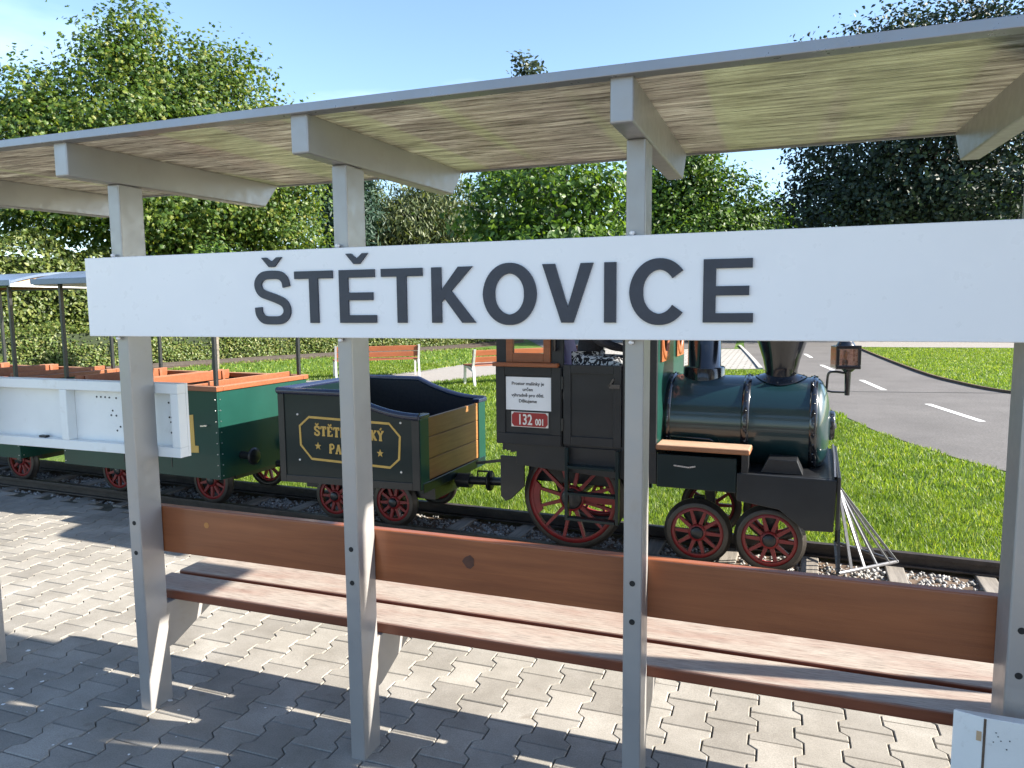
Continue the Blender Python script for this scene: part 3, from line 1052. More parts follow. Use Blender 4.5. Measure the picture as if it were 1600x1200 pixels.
tree('maple_tree', (-20.88, 17.88), [(-2.19, -2.55, 8.64, 1.04, 1.29), (-1.73, -1.97, 7.83, 1.66, 1.57), (-0.74, -0.79, 10.4, 0.76, 1.17), (0.01, 0.01, 11.15, 1.09, 1.32), (-0.4, -0.42, 9.22, 1.91, 1.74), (1.35, 1.31, 10.11, 1.11, 1.28), (0.59, 0.6, 9.17, 1.75, 1.47), (2.47, 2.28, 9.97, 0.87, 1.14), (1.76, 1.68, 8.62, 1.98, 1.43), (3.26, 2.91, 8.85, 0.59, 0.7), (-1.36, -1.51, 7.06, 3.12, 1.63), (0.35, 0.36, 7.29, 3.54, 1.76), (2.46, 2.27, 7.15, 2.31, 1.49), (-2.08, -2.42, 5.82, 2.74, 1.67), (-2.61, -3.13, 7.55, 0.69, 0.93), (-0.15, -0.16, 5.16, 4.87, 1.57)], 64000, 0.145, 'maple', 'leaf_maple', 'large sunlit maple towering over the hedge on the left, its top above the shelter roof', trunk_r=0.2, clump=0.36, percl=24)
tree('maple_tree', (-18.42, 18.18), [(-0.42, -0.39, 4.94, 2.11, 1.32), (1.14, 0.97, 5.24, 1.79, 1.33), (2.04, 1.67, 5.83, 1.06, 1.01), (-1.02, -0.97, 4.17, 1.61, 1.07), (0.52, 0.46, 5.97, 1.71, 0.93), (1.61, 1.34, 4.26, 1.68, 0.89)], 26000, 0.135, 'maple', 'leaf_maple', 'smaller yellowing maple seen under the roof between first and second posts', trunk_r=0.14, clump=0.34, percl=22)
tree('young_tree', (-14.28, 13.47), [(0, 0, 2.75, 0.5, 0.45), (0.1, 0.1, 3.2, 0.35, 0.3)], 1500, 0.12, 'oval', 'leaf_fresh', 'slim young tree with pale trunk standing behind the numbered wagon', trunk_r=0.10, clump=0.2)
tree('pine_tree', (-18.28, 26.42), [(-0.0, -0.0, 6.04, 1.29, 2.3), (0.17, 0.11, 8.28, 0.67, 1.38)], 14000, 0.34, 'needle', 'leaf_pine', 'dark blue-green pine between the maple and the grey-green trees', trunk_r=0.16, bark='bark_dark', clump=0.4)
tree('poplar_tree', (-19.60, 30.32), [(0.06, 0.04, 6.57, 0.85, 2.21), (0.06, 0.04, 4.35, 1.19, 2.04)], 5000, 0.16, 'oval', 'leaf_grey', 'narrow upright light green tree just right of the second post', trunk_r=0.14, clump=0.3)
tree('willow_tree', (-16.31, 29.85), [(-0.47, -0.24, 5.58, 2.24, 1.66), (1.19, 0.58, 6.05, 1.75, 1.84), (-1.55, -0.84, 4.82, 1.61, 1.61), (-0.04, -0.02, 6.58, 1.34, 1.15)], 20000, 0.25, 'long', 'leaf_grey', 'grey-green willow with drooping narrow leaves in the background', trunk_r=0.2, clump=0.45)
tree('broadleaf_tree', (-4.12, 12.18), [(-1.34, -0.45, 3.64, 0.73, 0.92), (-0.24, -0.07, 3.88, 1.19, 1.12), (0.68, 0.18, 3.73, 0.66, 1.13), (-0.25, -0.07, 2.86, 1.52, 0.66)], 9500, 0.12, 'oval', 'leaf_broad', 'near bushy tree with large glossy leaves, above the sign between second and third posts', trunk_r=0.09, clump=0.22)
tree('tall_tree', (-14.87, 41.29), [(-0.28, -0.1, 15.72, 0.57, 1.38), (0.68, 0.23, 15.44, 0.81, 0.89), (0.07, 0.02, 13.0, 1.82, 2.63), (0.05, 0.02, 9.17, 2.43, 3.24)], 6500, 0.32, 'oval', 'leaf_blue', 'distant tall tree whose bluish tip peeks over the shelter roof', trunk_r=0.3, bark='bark_dark', clump=0.4)
tree('lime_tree', (-3.89, 33.55), [(-0.67, -0.08, 7.05, 2.01, 2.21), (1.37, 0.12, 6.31, 1.78, 1.78), (2.8, 0.19, 5.49, 1.2, 1.0), (-1.84, -0.25, 6.2, 1.77, 2.1), (0.03, 0.0, 8.63, 1.11, 1.31), (0.24, 0.03, 4.64, 3.76, 1.63)], 26000, 0.19, 'oval', 'leaf_fresh', 'fresh green rounded tree right of the third post, against open sky', trunk_r=0.22, bark='bark_dark', clump=0.42)
tree('oak_tree', (6.77, 39.21), [(-1.34, 0.2, 10.24, 5.02, 5.23), (-4.03, 0.46, 8.61, 2.51, 2.02), (-5.5, 0.53, 6.86, 1.79, 1.59), (-2.76, 0.36, 6.43, 4.72, 2.26), (1.28, -0.23, 8.57, 5.42, 5.2), (3.14, -0.64, 11.25, 3.36, 4.7), (2.65, -0.52, 6.34, 3.98, 2.65), (-5.3, 0.52, 15.08, 0.64, 0.44), (-2.37, 0.32, 15.01, 2.07, 1.16), (0.08, -0.01, 14.87, 2.14, 1.2), (1.87, -0.35, 14.87, 1.23, 0.79), (3.2, -0.65, 14.69, 0.99, 0.54)], 56000, 0.21, 'oval', 'leaf_dark', 'huge dark shaded tree filling the right background behind the roof', trunk_r=0.42, bark='bark_dark', clump=0.48)

# far-off wood that reads as one mass
wl = []
for k in range(16):
    x = -34 + k * 3.6
    wl.append((x, 50 + random.uniform(-3, 3), random.uniform(4.2, 6.0), 3.2, random.uniform(3.4, 4.2)))
P, Q = crown_points(wl, 26000, 0.7, 20)
V_, F_ = leaves(P, Q, 0.5, 'oval')
o = link('far_wood', np_mesh('far_wood', V_, F_, 'leaf_broad'))
tag(o, 'far-off mixed green wood behind the park trees', 'wood', kind='stuff')


# ---------------------------------------------------------------- hedges
def hedge(name, line, off, half, h0, h1, n, size, mat, label, slope=0.0):
    L = np.array(catmull(line, 8))
    seg = np.diff(L, axis=0)
    sl = np.hypot(seg[:, 0], seg[:, 1])
    cum = np.concatenate([[0], np.cumsum(sl)])
    tot = cum[-1]
    r = empty(name, (float(line[2][0]), float(line[2][1]), 0))
    tag(r, label, 'hedge')
    o = np.array([line[2][0], line[2][1], 0])
    s = rng.uniform(0, tot, n)
    i = np.clip(np.searchsorted(cum, s) - 1, 0, len(seg) - 1)
    t = (s - cum[i]) / sl[i]
    p = L[i] + seg[i] * t[:, None]
    d = seg[i] / sl[i][:, None]
    nr = np.stack([d[:, 1], -d[:, 0]], 1)
    ontop = rng.uniform(size=n) < 0.25
    z = rng.uniform(0.02, 1, n) ** 0.9 * h1
    hh = h1 * (1 + 0.06 * np.sin(s * 1.3) + 0.05 * np.sin(s * 3.1 + 1))
    z = np.where(ontop, hh + rng.normal(0, 0.05, n), z * hh / h1)
    a = np.where(ontop, rng.uniform(-half, half, n), half * (1 - slope * z / h1) + 0.10 * np.sin(s * 2.1 + z * 2.5) + rng.normal(0, 0.07, n))
    P = np.column_stack([p + nr * (a + off)[:, None], z + h0])
    Q = np.column_stack([nr, np.full(n, 0.5)])
    Q[ontop] = (0, 0, 1)
    V_, F_ = leaves(P - o, Q, size, 'oval', 0.8)
    link('foliage', np_mesh('foliage', V_, F_, mat), r)
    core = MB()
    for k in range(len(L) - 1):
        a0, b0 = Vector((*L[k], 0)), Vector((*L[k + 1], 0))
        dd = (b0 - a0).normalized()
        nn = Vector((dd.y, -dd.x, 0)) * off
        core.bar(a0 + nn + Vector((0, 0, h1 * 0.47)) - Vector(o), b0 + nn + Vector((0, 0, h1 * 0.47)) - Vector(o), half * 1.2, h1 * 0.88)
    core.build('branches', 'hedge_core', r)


hedge('tall_hedge', hedge_line, -1.5, 0.6, 0, 3.6, 60000, 0.125, 'leaf_hedge', 'tall clipped green hedge wall behind the wagons on the left')
hedge('low_hedge', hedge_line, -0.35, 0.55, 0, 1.15, 42000, 0.085, 'leaf_cover', 'low sunlit hedge in front of the tall hedge', 0.6)

# ================================================================ SHELTER
POSTX = [-3.575, -2.53, -1.483, -0.443, 0.614]
PW, PD = 0.060, 0.120
BZ0, BZ1 = 2.3246, 2.348     # beam top at the near and the far end
shelter = empty('platform_shelter', (-1.45, 0.06, 0))
tag(shelter, 'grey metal platform shelter with slim posts, cantilever beams and a translucent streaked roof', 'shelter')
SO = (-1.45, 0.06, 0)
for x in POSTX:
    p = MB().box(x, x + PW, 0, PD, -0.02, 2.205).build('post', 'post_paint', shelter, SO, 0.006, 3)
    for z in (0.8225, 0.6945):
        MB().cyl((x + PW / 2, 0.004, z), (x + PW / 2, -0.0012, z), 0.0095, n=14).build('bolt_hole', 'black_hole', p, SO)
    prof = [(-0.219, BZ0 - 0.124), (-0.219, BZ0), (1.0, BZ1), (0.89, BZ1 - 0.124)]
    MB().poly(prof, x - 0.003, x + PW + 0.002, lambda a, b, d: (d, a, b)).build('beam', 'post_paint', shelter, SO, 0.006, 3)
RX = [-5.6, -4.59, -3.545, -2.5, -1.453, -0.413, 0.644, 0.93]
for a, b in zip(RX[:-1], RX[1:]):
    dz = 0.004
    pr = [(-0.225, BZ0 + dz), (-0.225, BZ0 + dz + 0.016), (1.03, BZ1 + dz + 0.018), (1.03, BZ1 + dz + 0.002)]
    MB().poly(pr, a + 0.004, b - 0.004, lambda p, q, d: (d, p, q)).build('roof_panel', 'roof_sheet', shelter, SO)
mb = MB()
mb.box(-5.6, 0.93, -0.243, -0.227, BZ0 - 0.004, BZ0 + 0.024)
mb.box(-5.6, 0.93, -0.2275, -0.190, BZ0 - 0.003, BZ0 + 0.0035)
mb.build('roof_trim', 'trim_alu', shelter, SO, 0.002)
MB().box(-5.6, 0.93, 1.032, 1.044, BZ1 - 0.002, BZ1 + 0.028).build('roof_trim', 'trim_alu', shelter, SO, 0.002)
MB().poly([(-0.225, BZ0 - 0.003), (-0.225, BZ0 + 0.026), (1.03, BZ1 + 0.028), (1.03, BZ1 - 0.001)], 0.932, 0.944, lambda p, q, d: (d, p, q)).build('roof_trim', 'trim_alu', shelter, SO, 0.002)

# bench on the train side of the posts
SEAT_Z, SEAT_Y, PLW, GAP, PLT = 0.478, 0.160, 0.172, 0.030, 0.046
bench = empty('platform_bench', (-1.0, 0.3, 0))
tag(bench, 'long red-brown wooden bench with worn seat, fixed along the shelter posts', 'bench')
BO = (-1.0, 0.3, 0)
MB().box(-2.545, 0.90, PD + 0.002, PD + 0.040, 0.664, 0.867).build('backrest', 'wood_glaze', bench, BO, 0.006, 3)
for k in range(2):
    y = SEAT_Y + k * (PLW + GAP)
    MB().box(-2.655 + 0.012 * k, 0.90, y, y + PLW + 0.03 * k, SEAT_Z - PLT, SEAT_Z).build('seat_plank', 'wood_seat', bench, BO, 0.009, 3)
for x in POSTX[1:]:
    pr = [(PD, SEAT_Z - PLT - 0.20), (PD, SEAT_Z - PLT - 0.0005), (0.50, SEAT_Z - PLT - 0.0005), (0.50, SEAT_Z - PLT - 0.06), (PD + 0.03, SEAT_Z - PLT - 0.20)]
    MB().poly(pr, x + 0.006, x + PW - 0.006, lambda a, b, d: (d, a, b)).build('bracket', 'post_paint', bench, BO, 0.003)
MB().cyl((-2.235, PD + 0.003, 0.803), (-2.235, PD + 0.0008, 0.803), 0.0125, n=16).build('wood_plug', 'plug_wood', bench, BO)
mb = MB()
mb.add([(-1.035 + math.cos(a * 0.628) * 0.026 * (0.8 + 0.2 * (a % 2)), PD + 0.0006, 0.782 + math.sin(a * 0.628) * 0.024 * (0.85 + 0.15 * (a % 3))) for a in range(10)], [tuple(range(10))])
mb.build('knot', 'knot_wood', bench, BO)

# ================================================================ STATION SIGN
sign = empty('station_sign', (-0.85, -0.018, 1.6))
tag(sign, 'long white station name board with raised dark letters across the shelter posts', 'sign')
GO = (-0.85, -0.018, 1.6)
SY = -0.033
MB().box(-2.638, 0.90, SY, -0.003, 1.6025, 1.9165).build('panel', 'sign_white', sign, GO, 0.003)
for x in POSTX[1:]:
    for z in (1.594, 1.925):
        MB().sphere((x + 0.022, -0.012, z), (0.009, 0.009, 0.007), 12, 8).build('cap_screw', 'sign_white', sign, GO)
ZB, ZT = 1.6555, 1.8385
VS, HS = 0.0355, 0.027


def sg(a, b, d):
    return (a, d, b)


def letter(mb, name='letter'):
    return mb.build(name, 'letter_slate', sign, GO)


def rect(mb, x0, x1, z0, z1):
    return mb.box(x0, x1, SY - 0.008, SY + 0.001, z0, z1)


def caron(par, cx, z0, z1, hw):
    t = 0.020
    pts = [(cx - hw, z1), (cx - hw + t * 1.1, z1), (cx, z0 + t * 0.9), (cx + hw - t * 1.1, z1), (cx + hw, z1), (cx + 0.012, z0), (cx - 0.012, z0)]
    MB().poly(pts, SY - 0.008, SY + 0.001, sg).build('caron', 'letter_slate', par, GO)


def S_line(cx, cz, hx, hz):
    P = [(1.0, .46), (.90, .76), (.58, .96), (0, 1.0), (-.60, .95), (-.93, .72), (-.95, .46), (-.74, .22), (-.3, .09), (.3, -.06), (.8, -.24), (1.0, -.52), (.92, -.78), (.58, -.97), (0, -1.0), (-.62, -.96), (-.94, -.72), (-1.0, -.42)]
    return [(cx + x * hx, cz + z * hz) for x, z in catmull(P, 5)]


def T_pts(x0, x1):
    c = (x0 + x1) / 2
    return [(x0, ZT), (x1, ZT), (x1, ZT - HS), (c + VS / 2, ZT - HS), (c + VS / 2, ZB), (c - VS / 2, ZB), (c - VS / 2, ZT - HS), (x0, ZT - HS)]


def E_pts(x0, x1):
    s = x0 + VS
    zm = (ZB + ZT) / 2
    return [(x0, ZB), (x1, ZB), (x1, ZB + HS), (s, ZB + HS), (s, zm - HS / 2), (x1 - 0.012, zm - HS / 2), (x1 - 0.012, zm + HS / 2), (s, zm + HS / 2), (s, ZT - HS), (x1 - 0.004, ZT - HS), (x1 - 0.004, ZT), (x0, ZT)]


def arc(cx, cz, hx, hz, a0, a1, n=40):
    res, hw = [], []
    for k in range(n + 1):
        a = math.radians(a0 + (a1 - a0) * k / n)
        res.append((cx + math.cos(a) * hx, cz + math.sin(a) * hz))
        hw.append((VS * abs(math.cos(a)) + HS * 1.05 * abs(math.sin(a))) / 2 / max(abs(math.cos(a)) + abs(math.sin(a)), 1) * 1.18)
    return res, hw


ZC = (ZB + ZT) / 2
l = letter(MB().strip(S_line(-1.725, ZC, 0.0625, 0.082), 0.0150, SY - 0.008, SY + 0.001, sg))
caron(l, -1.722, 1.857, 1.891, 0.044)
letter(MB().poly(T_pts(-1.626, -1.468), SY - 0.008, SY + 0.001, sg))
l = letter(MB().poly(E_pts(-1.441, -1.296), SY - 0.008, SY + 0.001, sg))
caron(l, -1.368, 1.858, 1.894, 0.044)
letter(MB().poly(T_pts(-1.274, -1.118), SY - 0.008, SY + 0.001, sg))
kx = -1.084
letter(MB().poly([(kx, ZB), (kx, ZT), (kx + VS, ZT), (kx + VS, 1.763), (-0.987, ZT), (-0.936, ZT), (-1.012, 1.760), (-0.926, ZB), (-0.974, ZB), (-1.036, 1.735), (kx + VS, 1.724), (kx + VS, ZB)], SY - 0.008, SY + 0.001, sg))
a, h = arc(-0.8085, ZC, 0.0705, 0.082, 0, 360, 56)
letter(MB().strip(a[:-1], h[:-1], SY - 0.008, SY + 0.001, sg, True))
letter(MB().poly([(-0.698, ZT), (-0.657, ZT), (-0.615, ZB + 0.048), (-0.574, ZT), (-0.534, ZT), (-0.597, ZB), (-0.636, ZB)], SY - 0.008, SY + 0.001, sg))
letter(rect(MB(), -0.500, -0.463, ZB, ZT))
a, h = arc(-0.3335, ZC, 0.0685, 0.082, 38, 322, 44)
letter(MB().strip(a, h, SY - 0.008, SY + 0.001, sg))
letter(MB().poly(E_pts(-0.206, -0.066), SY - 0.008, SY + 0.001, sg))

# ================================================================ WHITE BOARD ON THE LEFT
board = empty('notice_case', (-2.95, 0.16, 1.05))
tag(board, 'empty white framed notice case with drilled back panel, hung behind the leftmost visible post', 'notice case')
NO = (-2.95, 0.16, 1.05)
bx0, bx1, bz0, bz1, by0, by1 = -3.72, -2.352, 1.083, 1.397, PD + 0.002, PD + 0.060
fwz = 0.042
MB().box(bx0, bx1, by1 - 0.012, by1, bz0, bz1).build('back_panel', 'board_white', board, NO)
for z0, z1 in ((bz0, bz0 + fwz), (bz1 - fwz, bz1)):
    MB().box(bx0, bx1, by0, by1 - 0.0125, z0, z1).build('frame_rail', 'board_white', board, NO, 0.002)
for x0, x1 in ((bx0, bx0 + fwz), (-3.036, -2.994), (bx1 - fwz, bx1)):
    MB().box(x0, x1, by0 + 0.001, by1 - 0.0125, bz0 + fwz + 0.0005, bz1 - fwz - 0.0005).build('frame_stile', 'board_white', board, NO, 0.002)
for px, pz in [(-2.86, 1.322), (-2.835, 1.322), (-2.81, 1.322), (-2.785, 1.321), (-2.745, 1.32), (-2.70, 1.319), (-2.68, 1.319), (-2.77, 1.263), (-2.78, 1.242), (-2.75, 1.241), (-2.70, 1.259), (-2.66, 1.238), (-2.73, 1.192), (-2.70, 1.192), (-2.665, 1.191), (-2.75, 1.174),
               (-2.447, 1.31), (-2.41, 1.309), (-2.447, 1.247), (-2.435, 1.247), (-2.44, 1.226), (-2.41, 1.226), (-2.44, 1.18), (-2.41, 1.18), (-2.41, 1.14)]:
    MB().cyl((px, by1 - 0.0126, pz), (px, by1 - 0.0142, pz), 0.0042, n=8).build('drill_hole', 'black_hole', board, NO)
pad = MB().box(-3.20, -3.155, by0 + 0.012, by0 + 0.034, bz0 + fwz + 0.0005, bz0 + fwz + 0.011).build('key', 'black_iron', None, (-3.18, by0 + 0.02, bz0 + fwz), 0.003)
pad.location = (-3.18, by0 + 0.02, bz0 + fwz)
pad.name = 'latch'
tag(pad, 'small black latch lying on the lower ledge of the white notice case', 'latch')

# ================================================================ CHIPPED WHITE BOX AT THE RIGHT
wb = empty('white_box', (0.62, -0.06, 0.3))
tag(wb, 'chipped white painted box at the foot of the rightmost post', 'box')
WO = (0.62, -0.06, 0.3)
plan = [(0.483, -0.055), (0.549, -0.074), (0.95, -0.086), (0.95, -0.046), (0.490, -0.046)]
MB().poly(plan, 0.16, 0.598, lambda a, b, d: (a, b, d)).build('panel', 'old_white', wb, WO, 0.002)
MB().poly([(0.551, -0.0752), (0.557, -0.0756), (0.557, -0.0742), (0.551, -0.0738)], 0.20, 0.595, lambda a, b, d: (a, b, d)).build('seam', 'soil', wb, WO)
MB().poly([(0.536, -0.0716), (0.5475, -0.0748), (0.5475, -0.0738), (0.537, -0.0708)], 0.530, 0.557, lambda a, b, d: (a, b, d)).build('chip', 'ply', wb, WO)
for px, pz in ((0.585, 0.552), (0.592, 0.541), (0.575, 0.535), (0.612, 0.545), (0.580, 0.562), (0.606, 0.520)):
    MB().cyl((px, -0.0765, pz), (px, -0.0762 - (px - 0.549) * 0.03, pz), 0.0016, n=7).build('nail_hole', 'black_hole', wb, WO)
for x in (0.62, 0.90):
    MB().box(x - 0.02, x + 0.02, -0.076, -0.050, -0.02, 0.16).build('foot', 'old_white', wb, WO)


# ================================================================ TRAIN
def wheel_proto(r, nsp, width, hub, counter=False, rimw=0.024):
    """wheel lying in the u-z plane, centre at the origin, outer face towards -v"""
    t = MB()
    t.lathe([(r - 0.030, 0.0), (r - 0.004, 0.0), (r, 0.004), (r, width * 0.62), (r + 0.018, width * 0.66), (r + 0.018, width), (r - 0.030, width), (r - 0.030, 0.0)], (0, 0, 0), (0, 1, 0), 48)
    w = t.build('wheel', 'tyre_steel')
    q = r - 0.028
    MB().lathe([(q - rimw, 0.006), (q - 0.001, 0.004), (q - 0.001, width * 0.7), (q - rimw, width * 0.7), (q - rimw, 0.006)], (0, 0, 0), (0, 1, 0), 48).build('rim', 'wheel_red', w)
    sm = MB().poly([(-0.013, hub * 0.8), (0.013, hub * 0.8), (0.009, q - rimw + 0.006), (-0.009, q - rimw + 0.006)], 0.012, 0.034, lambda a, b, d: (a, d, b)).mesh('spoke')
    sm.materials.append(MATS['wheel_red'])
    for k in range(nsp):
        s = link('spoke', sm, w)
        s.rotation_euler = (0, 2 * math.pi * (k + 0.04) / nsp, 0)
    MB().lathe([(0.0, -0.012), (hub * 0.85, -0.012), (hub * 0.95, -0.006), (hub, 0.0), (hub, 0.04)], (0, 0, 0), (0, 1, 0), 28).build('hub', 'black_iron', w)
    MB().lathe([(hub + 0.001, -0.001), (hub + 0.014, 0.004), (hub + 0.014, 0.04), (hub + 0.001, 0.04)], (0, 0, 0), (0, 1, 0), 28).build('hub_ring', 'wheel_red', w)
    if counter:
        pts = []
        for k in range(9):
            a = math.radians(168 + k * 6.5)
            pts.append((math.cos(a) * (q - 0.01), math.sin(a) * (q - 0.01)))
        pts += [(math.cos(math.radians(a)) * (q - 0.075), math.sin(math.radians(a)) * (q - 0.075)) for a in (216, 206, 196, 186, 174)]
        MB().poly(pts, 0.010, 0.036, lambda a, b, d: (a, d, b)).build('counterweight', 'wheel_red', w)
    return w


def place_wheels(proto, first, spots, parent, flip=False):
    for k, (u, v, z) in enumerate(spots):
        o = proto if (k == 0 and first) else copy_tree(proto)
        o.parent = parent
        o.location = (u, v, z)
        o.rotation_euler = (0, random.uniform(0, 0.4), math.pi if v > 0 else 0)


def axle(parent, u, z, r=0.022):
    MB().cyl((u, -0.30, z), (u, 0.30, z), r, n=12).build('axle', 'black_iron', parent)


def rivets(parent, pts, nrm, r=0.006, mat='black_gloss'):
    nrm = Vector(nrm)
    for p in pts:
        p = Vector(p)
        MB().cyl(p - nrm * 0.001, p + nrm * 0.004, r, r * 0.55, 8).build('rivet', mat, parent)


def buffer(parent, u, v, z, s, L=0.17):
    """sprung buffer; s = +1 points to +u"""
    mb = MB()
    mb.cyl((u, v, z), (u + s * L * 0.55, v, z), 0.030, 0.026, 14)
    mb.cyl((u + s * L * 0.55, v, z), (u + s * L * 0.92, v, z), 0.018, n=12)
    b = mb.build('buffer', 'black_iron', parent)
    MB().lathe([(0.0, 0.012), (0.035, 0.010), (0.062, 0.004), (0.065, -0.004), (0.0, -0.006)], (u + s * L, v, z), (s, 0, 0), 24).build('buffer_head', 'dark_green', b)


# ---------------------------------------------------------------- locomotive
UC = -0.70
loco = empty('steam_locomotive', tuple(W(UC, 0, 0)), TH)
tag(loco, 'small black and green park steam locomotive with red spoked wheels', 'locomotive')


def LB(mb, name, mat, parent=loco, bevel=0.0, seg=2):
    return mb.build(name, mat, parent, (UC, 0, 0), bevel, seg)


ca, cb = -1.73, -0.66
hw = 0.50
# cab side walls
for s in (-1, 1):
    v0, v1 = (s * hw, s * (hw - 0.03)) if s < 0 else (s * (hw - 0.03), s * hw)
    wall = MB().box(ca, -1.27, v0, v1, 0.80, 1.318).build('cab_panel', 'loco_grey', loco, (UC, 0, 0), 0.004)
    LB(MB().box(-0.875, cb, v0, v1, 0.80, 1.88), 'cab_panel', 'loco_grey', loco, 0.004)
    LB(MB().box(ca, -1.655, v0, v1, 1.3185, 1.88), 'cab_pillar', 'loco_grey', loco, 0.004)
    LB(MB().box(-1.345, -1.262, v0, v1, 1.3185, 1.88), 'cab_pillar', 'loco_grey', loco, 0.004)
    LB(MB().box(-1.6545, -1.3455, v0, v1, 1.765, 1.88), 'cab_panel', 'loco_grey', loco)
    vo = s * (hw + 0.001)
    # raised frame round the recessed field
    for a in ((-1.73, -1.665, 0.875, 1.318), (-1.338, -1.275, 0.875, 1.318), (-1.664, -1.339, 1.262, 1.318), (-1.73, -1.275, 0.80, 0.874)):
        LB(MB().box(a[0], a[1], min(vo, vo + s * 0.012), max(vo, vo + s * 0.012), a[2], a[3]), 'panel_frame', 'loco_grey', loco, 0.003)
    # wooden window frame and sill
    fr = [(-1.6545, -1.607, 1.346, 1.7645), (-1.393, -1.3455, 1.346, 1.7645), (-1.6065, -1.3935, 1.346, 1.405), (-1.6065, -1.3935, 1.715, 1.7645)]
    for a in fr:
        LB(MB().box(a[0], a[1], s * hw - 0.022 if s > 0 else -hw - 0.012, s * hw + 0.012 if s > 0 else -hw + 0.022, a[2], a[3]), 'window_frame', 'wood_cab', loco, 0.003)
    LB(MB().box(-1.742, -1.287, min(s * (hw - 0.01), s * (hw + 0.045)), max(s * (hw - 0.01), s * (hw + 0.045)), 1.3185, 1.3455), 'window_sill', 'wood_cab', loco, 0.006)
    LB(MB().tube([(-1.305, s * (hw + 0.004), 1.44), (-1.305, s * (hw + 0.035), 1.425), (-1.305, s * (hw + 0.035), 1.75), (-1.305, s * (hw + 0.004), 1.735)], 0.013, 10), 'grab_rail', 'black_gloss', loco)
    # half door
    d = LB(MB().box(-1.258, -0.879, min(s * hw, s * (hw - 0.022)), max(s * hw, s * (hw - 0.022)), 0.822, 1.336), 'door', 'loco_grey', loco, 0.003)
    vo = s * (hw + 0.0005)
    for a in ((-1.258, -1.208, 0.822, 1.336), (-0.929, -0.879, 0.822, 1.336), (-1.2075, -0.9295, 1.283, 1.336), (-1.2075, -0.9295, 0.822, 0.876)):
        LB(MB().box(a[0], a[1], min(vo, vo + s * 0.011), max(vo, vo + s * 0.011), a[2], a[3]), 'door_frame', 'loco_grey', d, 0.002).location = (0, 0, 0)
    for z in (0.95, 1.22):
        LB(MB().cyl((-1.264, s * (hw + 0.014), z - 0.04), (-1.264, s * (hw + 0.014), z + 0.04), 0.009, n=10), 'hinge', 'black_iron', d)
    LB(MB().box(-0.955, -0.885, min(s * (hw + 0.012), s * (hw + 0.022)), max(s * (hw + 0.012), s * (hw + 0.022)), 1.195, 1.22).bar((-0.955, s * (hw + 0.017), 1.207), (-0.925, s * (hw + 0.017), 1.255), 0.01, 0.012), 'latch', 'black_gloss', d)
    # lower side band with stepped rear corner
    pr = [(-1.70, 0.80), (-1.70, 0.745), (-1.675, 0.755), (-1.67, 0.74), (-1.645, 0.752), (-1.64, 0.735), (-1.60, 0.745), (-1.60, 0.655), (-0.66, 0.60), (-0.66, 0.7995)]
    LB(MB().poly(pr, s * (hw - 0.02), s * (hw - 0.05), lambda a, b, d: (a, d, b)), 'side_frame', 'black_iron', loco, 0.003)
    pr = [(-1.735, 0.70), (-1.56, 0.70), (-1.56, 0.50), (-1.62, 0.44), (-1.66, 0.40), (-1.70, 0.385), (-1.735, 0.42)]
    LB(MB().poly(pr, s * 0.44, s * 0.42, lambda a, b, d: (a, d, b)), 'rear_guard', 'black_iron', loco, 0.004)
    # ladder step in front of the big wheel
    mb = MB()
    for u in (-1.232, -0.898):
        mb.box(u - 0.011, u + 0.011, min(s * 0.50, s * 0.535), max(s * 0.50, s * 0.535), 0.325, 0.80)
    for z in (0.338, 0.505, 0.680):
        mb.box(-1.2205, -0.9095, min(s * 0.485, s * 0.545), max(s * 0.485, s * 0.545), z - 0.009, z + 0.009)
    LB(mb, 'ladder', 'dark_green', loco, 0.002)
    # running board
    LB(MB().box(-0.655, -0.105, min(s * 0.36, s * 0.545), max(s * 0.36, s * 0.545), 0.832, 0.866), 'running_board', 'wood_step', loco, 0.010, 3)
    LB(MB().box(-0.155, -0.118, min(s * 0.40, s * 0.49), max(s * 0.40, s * 0.49), 0.70, 0.8255), 'board_bracket', 'black_iron', loco)
    # long side frame below the board
    LB(MB().box(-0.655, -0.182, min(s * 0.46, s * 0.50), max(s * 0.46, s * 0.50), 0.592, 0.80), 'side_tank', 'dark_green', loco, 0.006)
    LB(MB().bar((-0.55, s * 0.505, 0.735), (-0.46, s * 0.505, 0.728), 0.006, 0.008).bar((-0.46, s * 0.505, 0.728), (-0.42, s * 0.505, 0.737), 0.006, 0.008), 'side_handle', 'bare_steel', loco)
    pr = [(-0.18, 0.715), (-0.18, 0.548), (0.06, 0.515), (0.17, 0.43), (0.205, 0.405), (0.355, 0.412), (0.366, 0.715)]
    LB(MB().poly(pr, s * 0.50, s * 0.47, lambda a, b, d: (a, d, b)), 'front_frame', 'loco_grey', loco, 0.006)
    # cylinder saddle plate
    LB(MB().poly([(-0.05, 0.716), (0.185, 0.716), (0.15, 0.80), (-0.01, 0.80)], s * 0.44, s * 0.28, lambda a, b, d: (a, d, b)), 'saddle', 'black_iron', loco, 0.004)

